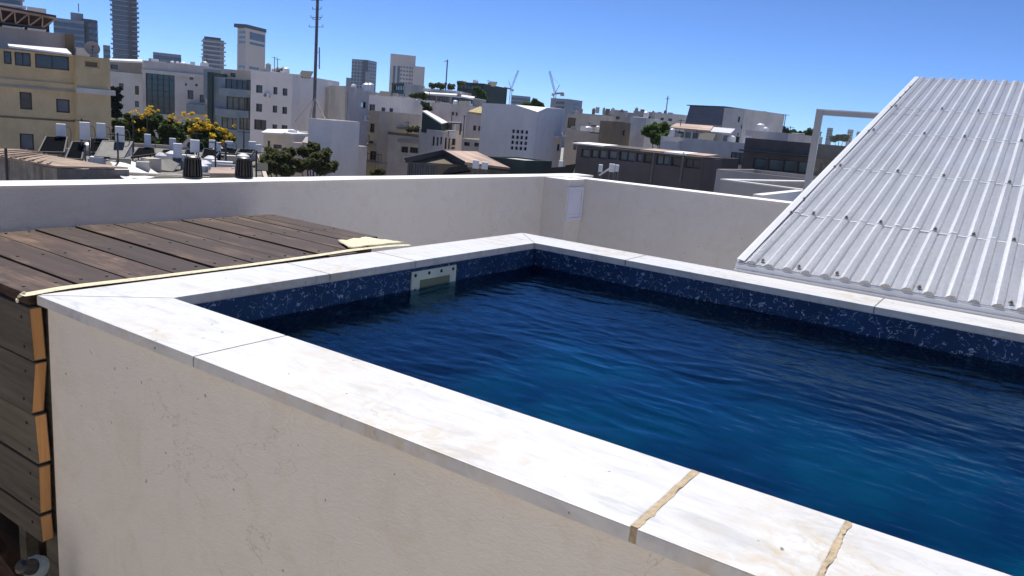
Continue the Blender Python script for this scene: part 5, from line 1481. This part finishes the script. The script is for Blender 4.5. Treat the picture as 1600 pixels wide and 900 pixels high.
def heater(label, tank, d, col4=None, back=False, pipe=True, kd=0):
    """white boiler cabinet on a stand with its tilted collector; tank = pixel box, col4 = collector corners TL TR BR BL (px, py, d)"""
    x0, y0, x1, y1 = tank
    c0_ = at((x0 + x1) / 2, y1, d); ct = at((x0 + x1) / 2, y0, d); h = ct.z - c0_.z; w_ = (x1 - x0) * mpp((x0 + x1) / 2, y1, d) / 2; _t, _n = tang((x0 + x1) / 2, y1)
    t = thing('solar_water_heater', label, 'water heater', (c0_.x, c0_.y, RZ), 'solar water heaters on the roof below')
    mb = MB(); mb.obox(c0_ + V((0, 0, h / 2)), _t * w_, _n * w_ * .9, V((0, 0, h / 2))); mb.build('tank_cabinet', M['boiler_white'], t, bevel=.03)
    mb = MB(); zt_ = c0_.z - .005
    for sx, sy in ((-1, -1), (1, -1), (1, 1), (-1, 1)):
        q = c0_ + _t * w_ * .8 * sx + _n * w_ * .7 * sy; l_ = MB(); l_.bar(V((q.x, q.y, RZ)), V((q.x, q.y, zt_)), .05); l_.build('leg', M['metal_grey'], t)
    if col4:
        Q = [at(*p) for p in col4]; mb = MB(); mb.slab(Q, .10)
        k = mb.build('collector', M['collector_back' if back else 'collector_black'], t)
        n_ = (Q[1] - Q[0]).cross(Q[3] - Q[0]).normalized(); n_ = n_ if n_.z > 0 else -n_
        mb = MB()
        for i in range(4): mb.bar(Q[i] - n_ * .045, Q[(i + 1) % 4] - n_ * .045, .06, .125, up=n_)
        mb.build('collector_frame', M['steel_dark' if not back else 'collector_back'], k)
        for q in (Q[0], Q[1]):
            l_ = MB(); l_.bar(V((q.x, q.y, RZ)), q - V((0, 0, .12)), .05); l_.build('leg', M['metal_grey'], t)
    if pipe:
        p = c0_ + _t * w_ + V((0, 0, h * .75)); mb = MB(); prev = p
        for a, b in ((.12, .05), (.2, -.05), (.24, -.3), (.2, -.8)):
            q = p + _t * a + V((0, 0, b)); mb.tube(prev, q, .022, n=6); prev = q
        mb.build('pipe', M['metal_grey'], t)
heater('white boiler with a red label behind the largest black collector, leftmost of the row', (88, 193.5, 103.5, 213), 49, [(72, 213, 49), (105, 214, 49), (100, 238, 46.5), (60, 237, 46.5)])
heater('second boiler from the left, in front of the corner of the ochre building', (125, 191, 141, 218), 46, [(113, 221, 46), (133, 222, 46.5), (127, 249, 44), (102, 247, 43.5)])
heater('slim boiler right behind the corner edge of the ochre building', (151, 192.5, 165.5, 216.5), 50, [(141, 216, 50), (172, 217, 50), (160, 238, 48), (140, 238, 48)])
heater('boiler above the pale undersides of two tilted collectors', (180, 197.5, 195, 222), 45.5, [(161, 220, 45.5), (207, 221.5, 45.5), (193, 246, 44), (148, 244, 44)], back=True)
heater('narrow boiler with a small red mark under the dark tree', (225.5, 209.5, 236, 230), 51, [(216, 231, 51), (241, 231, 51), (243, 240, 49), (205, 245, 49)])
heater('small boiler below the yellow tree, first right of the dark tree gap', (264.5, 216, 275, 234), 52, [(255, 234, 52), (275, 234, 52), (270, 247, 50), (246, 247, 50)])
heater('square boiler just left of the left black vent', (270.5, 224, 284.5, 246), 46, [(252, 248, 45), (285, 248, 46), (270, 268, 44), (247, 265, 44)], back=True)
heater('wide boiler behind the left black vent', (297, 218.5, 312, 238), 50, [(290, 234, 51), (303, 234, 51), (300, 246, 49), (285, 246, 49)])
heater('little boiler seen under the yellow blossom right of the left black vent', (326.5, 218.5, 336.5, 231), 53, None)
heater('boiler with a curved roof panel between the two black vents', (337, 222.5, 345.5, 238.5), 50, [(319, 232, 52), (344, 236, 50), (336, 246, 48), (315, 244, 48)])
heater('pale boiler below the last yellow blossom', (352, 220.5, 364, 231), 54, [(345, 232, 54), (372, 233, 54), (368, 241, 52), (342, 240, 52)])
heater('distant boiler near the right black vent with a bent pipe', (388, 221, 400, 234), 56, [(374, 233, 56), (398, 233, 56), (392, 243, 54), (370, 242, 54)])
heater('last boiler on the right, beside the olive trees', (399, 225.5, 408, 241), 54, None)
# pinkish low roof slab, chimney block
slab4('roof_slab', 'pinkish flat roof slab between the two black vents', 'roof slab', [(330, 261.5, 42), (366, 261.5, 42), (370, 271, 39), (327, 270.5, 39)], .35, 'rust_roof')
cb_ = at(236, 250, 44); mb = MB(); mb.box((cb_.x - .35, cb_.y - .35, RZ), (cb_.x + .35, cb_.y + .35, cb_.z + .1)); ch = mb.build('chimney_block', M['beige_wall']); tag(ch, 'squat beige masonry block among the solar collectors', 'masonry block')
# clutter in front of the charcoal house
def cab(label, box, d, mat='boiler_white', dep=.5, zb_=None):
    x0, y0, x1, y1 = box; p = at((x0 + x1) / 2, y1, d); t_ = at((x0 + x1) / 2, y0, d); w_ = (x1 - x0) * mpp((x0 + x1) / 2, y1, d) / 2; _t, _n = tang((x0 + x1) / 2, y1)
    t = thing('roof_cabinet', label, 'cabinet', (p.x, p.y, p.z - .4))
    mb = MB(); mb.obox(p + V((0, 0, (t_.z - p.z) / 2)), _t * w_, _n * dep / 2, V((0, 0, (t_.z - p.z) / 2))); mb.build('body', M[mat], t, bevel=.02)
    for s_ in (-1, 1): mb = MB(); q = p + _t * w_ * .7 * s_; mb.bar(V((q.x, q.y, p.z - 1.6)), V((q.x, q.y, p.z - .002)), .06); mb.build('leg', M['metal_grey'], t)
cab('upright white boiler in front of the charcoal house, standing apart on the left', (934.5, 257, 941, 268.5), 46)
cab('white boiler in front of the charcoal house with a slanted pipe', (951, 256, 960, 268.5), 46.5)
cab('paler boiler touching the one with the slanted pipe', (960.5, 257.5, 966.5, 268), 46)
cab('white cabinet in front of the brown tiled roof', (738, 250, 748, 263), 44)
cab('wider low white cabinet in front of the brown tiled roof', (752, 253, 762, 264), 44)
cab('pale boiler at the foot of the white building corner', (872, 251, 879, 264), 50)
mb = MB(); mb.bar(at(936, 274, 46), at(955, 262, 46), .10); tag(mb.build('slanted_pipe', M['cloth_white']), 'slanted pale pipe below the white boilers of the charcoal house', 'pipe')
for i, (q, lb) in enumerate((([(702, 262, 42), (726, 258, 43), (735, 266, 41), (690, 272, 40)], 'black tilted collector left of the white cabinets'), ([(858, 262, 46), (886, 260, 47), (880, 269, 44), (850, 270, 44)], 'black tilted collector at the foot of the white building'), ([(884, 258, 46), (900, 256, 47), (896, 269, 44), (878, 270, 44)], 'black tilted collector left of the charcoal house'))):
    slab4('solar_collector', lb, 'solar collector', q, .1, 'collector_black')
P_ = [at(697, 128, 135), at(696, 93, 135)]; mb = MB(); mb.bar(P_[0] - V((0, 0, 2)), V((P_[0].x, P_[0].y, P_[1].z)), .16); mb.bar(at(694, 96, 135), at(699, 95, 135), .1); tag(mb.build('roof_antenna', M['metal_grey']), 'thin tall antenna pole above the grey penthouse house', 'antenna')
P_ = at(1040, 180, 170); mb = MB(); mb.bar(P_ - V((0, 0, 2)), P_ + V((0, 0, 4)), .16); mb.bar(P_ + V((-.5, 0, 3.4)), P_ + V((.5, 0, 3.4)), .1); tag(mb.build('roof_antenna', M['metal_grey']), 'thin antenna pole on the distant pale block', 'antenna')

# ================================================================== TREES
tree('flowering_tree', 'big dark green tree with yellow blossom beside the ochre building', (235, 235), 66,
     [(195, 200, 22), (214, 194, 18, -.5), (236, 192, 18, -.5), (222, 212, 24, -1), (258, 198, 19, 1), (272, 212, 22, -1), (200, 226, 20, -2), (288, 202, 15, 2), (240, 228, 22, -2), (180, 214, 14)], GZ, 'leaf_dark', 1500, .17,
     [(220, 178, 11, 200, -1.5), (236, 175, 9, 130, -1.2), (271, 184, 8, 120, -1), (225, 203, 5, 40, -2.2)], .3)
tree('flowering_tree', 'round tree covered in bright yellow blossom above the boilers', (322, 238), 63,
     [(308, 204, 17), (330, 208, 20, -.6), (350, 214, 15), (318, 224, 18, -1), (345, 228, 14, -1)], GZ, 'leaf_dark', 1300, .16,
     [(310, 196, 17, 900, -1.0), (332, 206, 17, 900, -1.2), (298, 202, 10, 260, -.8), (350, 212, 11, 360, -1), (349, 224, 6, 120, -1.8), (320, 190, 10, 260, -.4), (361, 212, 6, 90, -.8)], .26)
tree('cypress_tree', 'slim dark cypress right against the ochre building', (181, 200), 75, [(181, 142, 7), (181, 153, 9), (181, 165, 10), (180, 178, 10)], GZ, 'leaf_cypress', 900, .16, trunk=.2, shell=.2)
tree('olive_tree', 'loose olive green tree just right of the boilers, left of two', (440, 280), 50, [(416, 250, 11), (428, 240, 10, .6), (441, 246, 13, -.5), (430, 262, 13, -1), (452, 240, 8, .5), (458, 258, 13), (408, 266, 10), (446, 268, 12, -1)], GZ, 'leaf_olive', 620, .19, shell=.12)
tree('olive_tree', 'loose olive green tree below the white mast block, right of two', (490, 280), 50.5, [(477, 238, 10), (490, 231, 7, .5), (499, 247, 13, -.5), (484, 256, 12, -1), (514, 262, 10), (468, 262, 10), (503, 266, 11, -1), (508, 240, 7)], GZ, 'leaf_olive', 620, .19, shell=.12)
tree('shrub', 'small green shrub on the ground terrace right of the tall grey building', (590, 275), 60, [(585, 271, 7), (594, 269, 8)], GZ, 'leaf_olive', 700, .1, cat='shrub', trunk=.06)
tree('green_tree', 'bright green tree between the pale wall and the glazed roof terrace', (1028, 225), 92, [(1018, 206, 14), (1034, 202, 14, 1), (1028, 217, 15, -1), (1045, 212, 11)], GZ, 'leaf_bright', 1500, .17)
tree('potted_bush', 'leafy bush on the roof edge left of the glazed penthouse', (650, 158), 122.5, [(645, 151, 7), (656, 149, 7), (662, 152, 6)], m7.z - 1, 'leaf_dark', 700, .14, cat='bush', trunk=.06)
tree('potted_bush', 'bushy plant in front of the grey house below the glazed penthouse', (667, 175), 105, [(664, 164, 6), (669, 169, 7)], GZ + 12, 'leaf_dark', 600, .13, cat='bush', trunk=.06)
tree('roof_tree', 'green climbing plant at the right end of the dark green block', (753, 158), 138, [(752, 146, 7), (755, 153, 6), (744, 140, 5)], GZ + 10, 'leaf_bright', 700, .2, trunk=.1)
tree('roof_hedge', 'dry brown planting along the upper roof of the grey penthouse house', (690, 140), 133, [(676, 134.5, 6), (690, 135, 7), (704, 136, 6), (720, 131, 6)], p7.z, 'leaf_olive', 500, .2, cat='hedge', trunk=.06)
tree('terrace_plant', 'leafy plants beside the black awning on the cream house', (645, 208), 90, [(640, 203, 6), (650, 202, 7), (658, 206, 5)], m5c.z - 1, 'leaf_olive', 600, .12, cat='plant', trunk=.05)
tree('terrace_plant', 'shrubs on the roof of the white building with sixteen holes', (830, 165), 88, [(823, 164, 7), (836, 161, 8), (845, 164, 5)], m10.z - 4, 'leaf_dark', 600, .14, cat='plant', trunk=.06)
for i, (x, y, r, lb) in enumerate(((1196, 203, 4, 'tiny far tree beside the grey shoulder block'), (1219, 203, 7, 'far dark tree behind the dull pink roof block'), (1240, 209, 8, 'far bushy tree right of the dull pink roof block'), (1266, 208, 9, 'round far tree touching the glass screen post'), (1312, 215, 8, 'far tree seen low in the middle of the glass screen'), (1356, 214, 8, 'far tree at the right of the glass screen'))):
    tree('far_tree', lb, (x, y + 8), 170, [(x, y, r), (x + r * .9, y + 2, r * .8), (x - r, y + 3, r * .7)], GZ, 'leaf_dark', 500, .3, trunk=.25)
# ================================================================== ROOF CLUTTER AND WALL UNITS
def clutter(b, n, seed, back=5., hmax=1.3):
    R_ = random.Random(seed); mb = MB()
    P, d, nin, L = b.fr[0]
    z = b.z - (.27 if b is rb else .55)
    for _ in range(n):
        u = R_.uniform(.3, L - .3); k = R_.uniform(.8, back); c = P + d * u + nin * k + V((0, 0, z)); t = R_.random()
        if t < .4:
            w_ = R_.uniform(.25, .6); h = R_.uniform(.6, hmax); mb.obox(c + V((0, 0, h / 2)), d * w_, nin * .35, V((0, 0, h / 2)), mi=R_.choice((0, 0, 1)))
        elif t < .6:
            r = R_.uniform(.25, .45); h = R_.uniform(.7, hmax); mb.lathe(c, [(r, .3), (r, h), (r * .4, h + .15)], 10, mi=0)
        elif t < .75:
            k_ = .42 if b is rb else 1.; q = [c, c + d * 1.6 * k_, c + (d * 1.6 + nin * .9 + V((0, 0, .9))) * k_, c + (nin * .9 + V((0, 0, .9))) * k_]; mb.slab([v + V((0, 0, .3)) for v in q], .08, mi=2)
        elif t < .9:
            h = R_.uniform(1.2, 2.6); mb.bar(c, c + V((0, 0, h)), .06, mi=2); mb.bar(c + V((0, 0, h - .1)) - d * .4, c + V((0, 0, h - .1)) + d * .4, .04, mi=2)
        else:
            mb.tube(c + V((0, 0, .6)), c + d * R_.uniform(.8, 2) + V((0, 0, .6)), .06, n=6, mi=1)
    b.nclut = getattr(b, 'nclut', 0) + 1
    o = mb.build('rooftop_clutter', [M['boiler_white'], M['roof_tar'], M['steel_dark']], b.t); tag(o, kind='stuff')
for i, (b, n) in enumerate(((m1, 9), (m2, 10), (m3, 6), (m4, 5), (m5, 8), (m5c, 6), (m6, 5), (m7, 9), (m8, 5), (m9, 4), (m13, 8), (m14b, 4), (m16, 6), (m17b, 4), (m18a, 5), (m9b, 4), (lr, 3))): clutter(b, n, 20 + i)
clutter(rb, 46, 77, 16, .6)
for i, (b, n) in enumerate(((m1, 6), (m2, 6), (m13, 5), (m16, 4), (m7, 6))): clutter(b, n, 120 + i, 3.)
def ac(b, f, u, z):
    if not (0.6 < u < b.fr[f][3] - .6): return
    if any(g == f and r[0] - .6 < u < r[1] + .6 and r[2] - .7 < z < r[3] + .2 for g, r, _ in b.rects): return
    q = [b.P(f, u - .4, z, -.34), b.P(f, u + .4, z, -.34), b.P(f, u + .4, z, -.04), b.P(f, u - .4, z, -.04)]
    mb = MB(); mb.hexa(q, [v + V((0, 0, .55)) for v in q]); o = mb.build('air_conditioner', M['boiler_white'], b.t)
    c = b.P(f, u - .08, z + .28, -.342); P, d, nin, L = b.fr[f]
    m2_ = MB(); m2_.lathe(c, [(.22, 0), (.2, .012)], 12, axis=-nin); m2_.build('fan_grille', M['metal_grey'], o)
R_ = random.Random(5)
for b, fs_, n in ((m1, (0,), 4), (m2, (0,), 4), (m3, (0,), 2), (m4, (1,), 2), (m5, (0,), 1), (m5c, (0,), 2), (m6, (0, 1), 1), (m7, (0,), 3), (m9, (0,), 1), (m13, (0,), 2), (m16, (0,), 2), (m17, (0,), 1)):
    for f in fs_:
        for _ in range(n): ac(b, f, R_.uniform(.08, .92) * b.fr[f][3], b.z - R_.choice((2.9, 5.9, 8.8)) - R_.uniform(0, .4))

# ================================================================== AIR
mb = MB(); mb.box((-4010, -4010, GZ - 1), (4010, 4010, 130))
hm = bpy.data.materials.new('haze'); hm.use_nodes = True
t_ = hm.node_tree; t_.nodes.remove(t_.nodes['Principled BSDF'])
pv = t_.nodes.new('ShaderNodeVolumePrincipled'); pv.inputs['Color'].default_value = (.80, .88, 1, 1); pv.inputs['Density'].default_value = .00010; pv.inputs['Anisotropy'].default_value = .3
t_.links.new(pv.outputs[0], t_.nodes['Material Output'].inputs['Volume'])
tag(mb.build('haze', hm), kind='stuff')
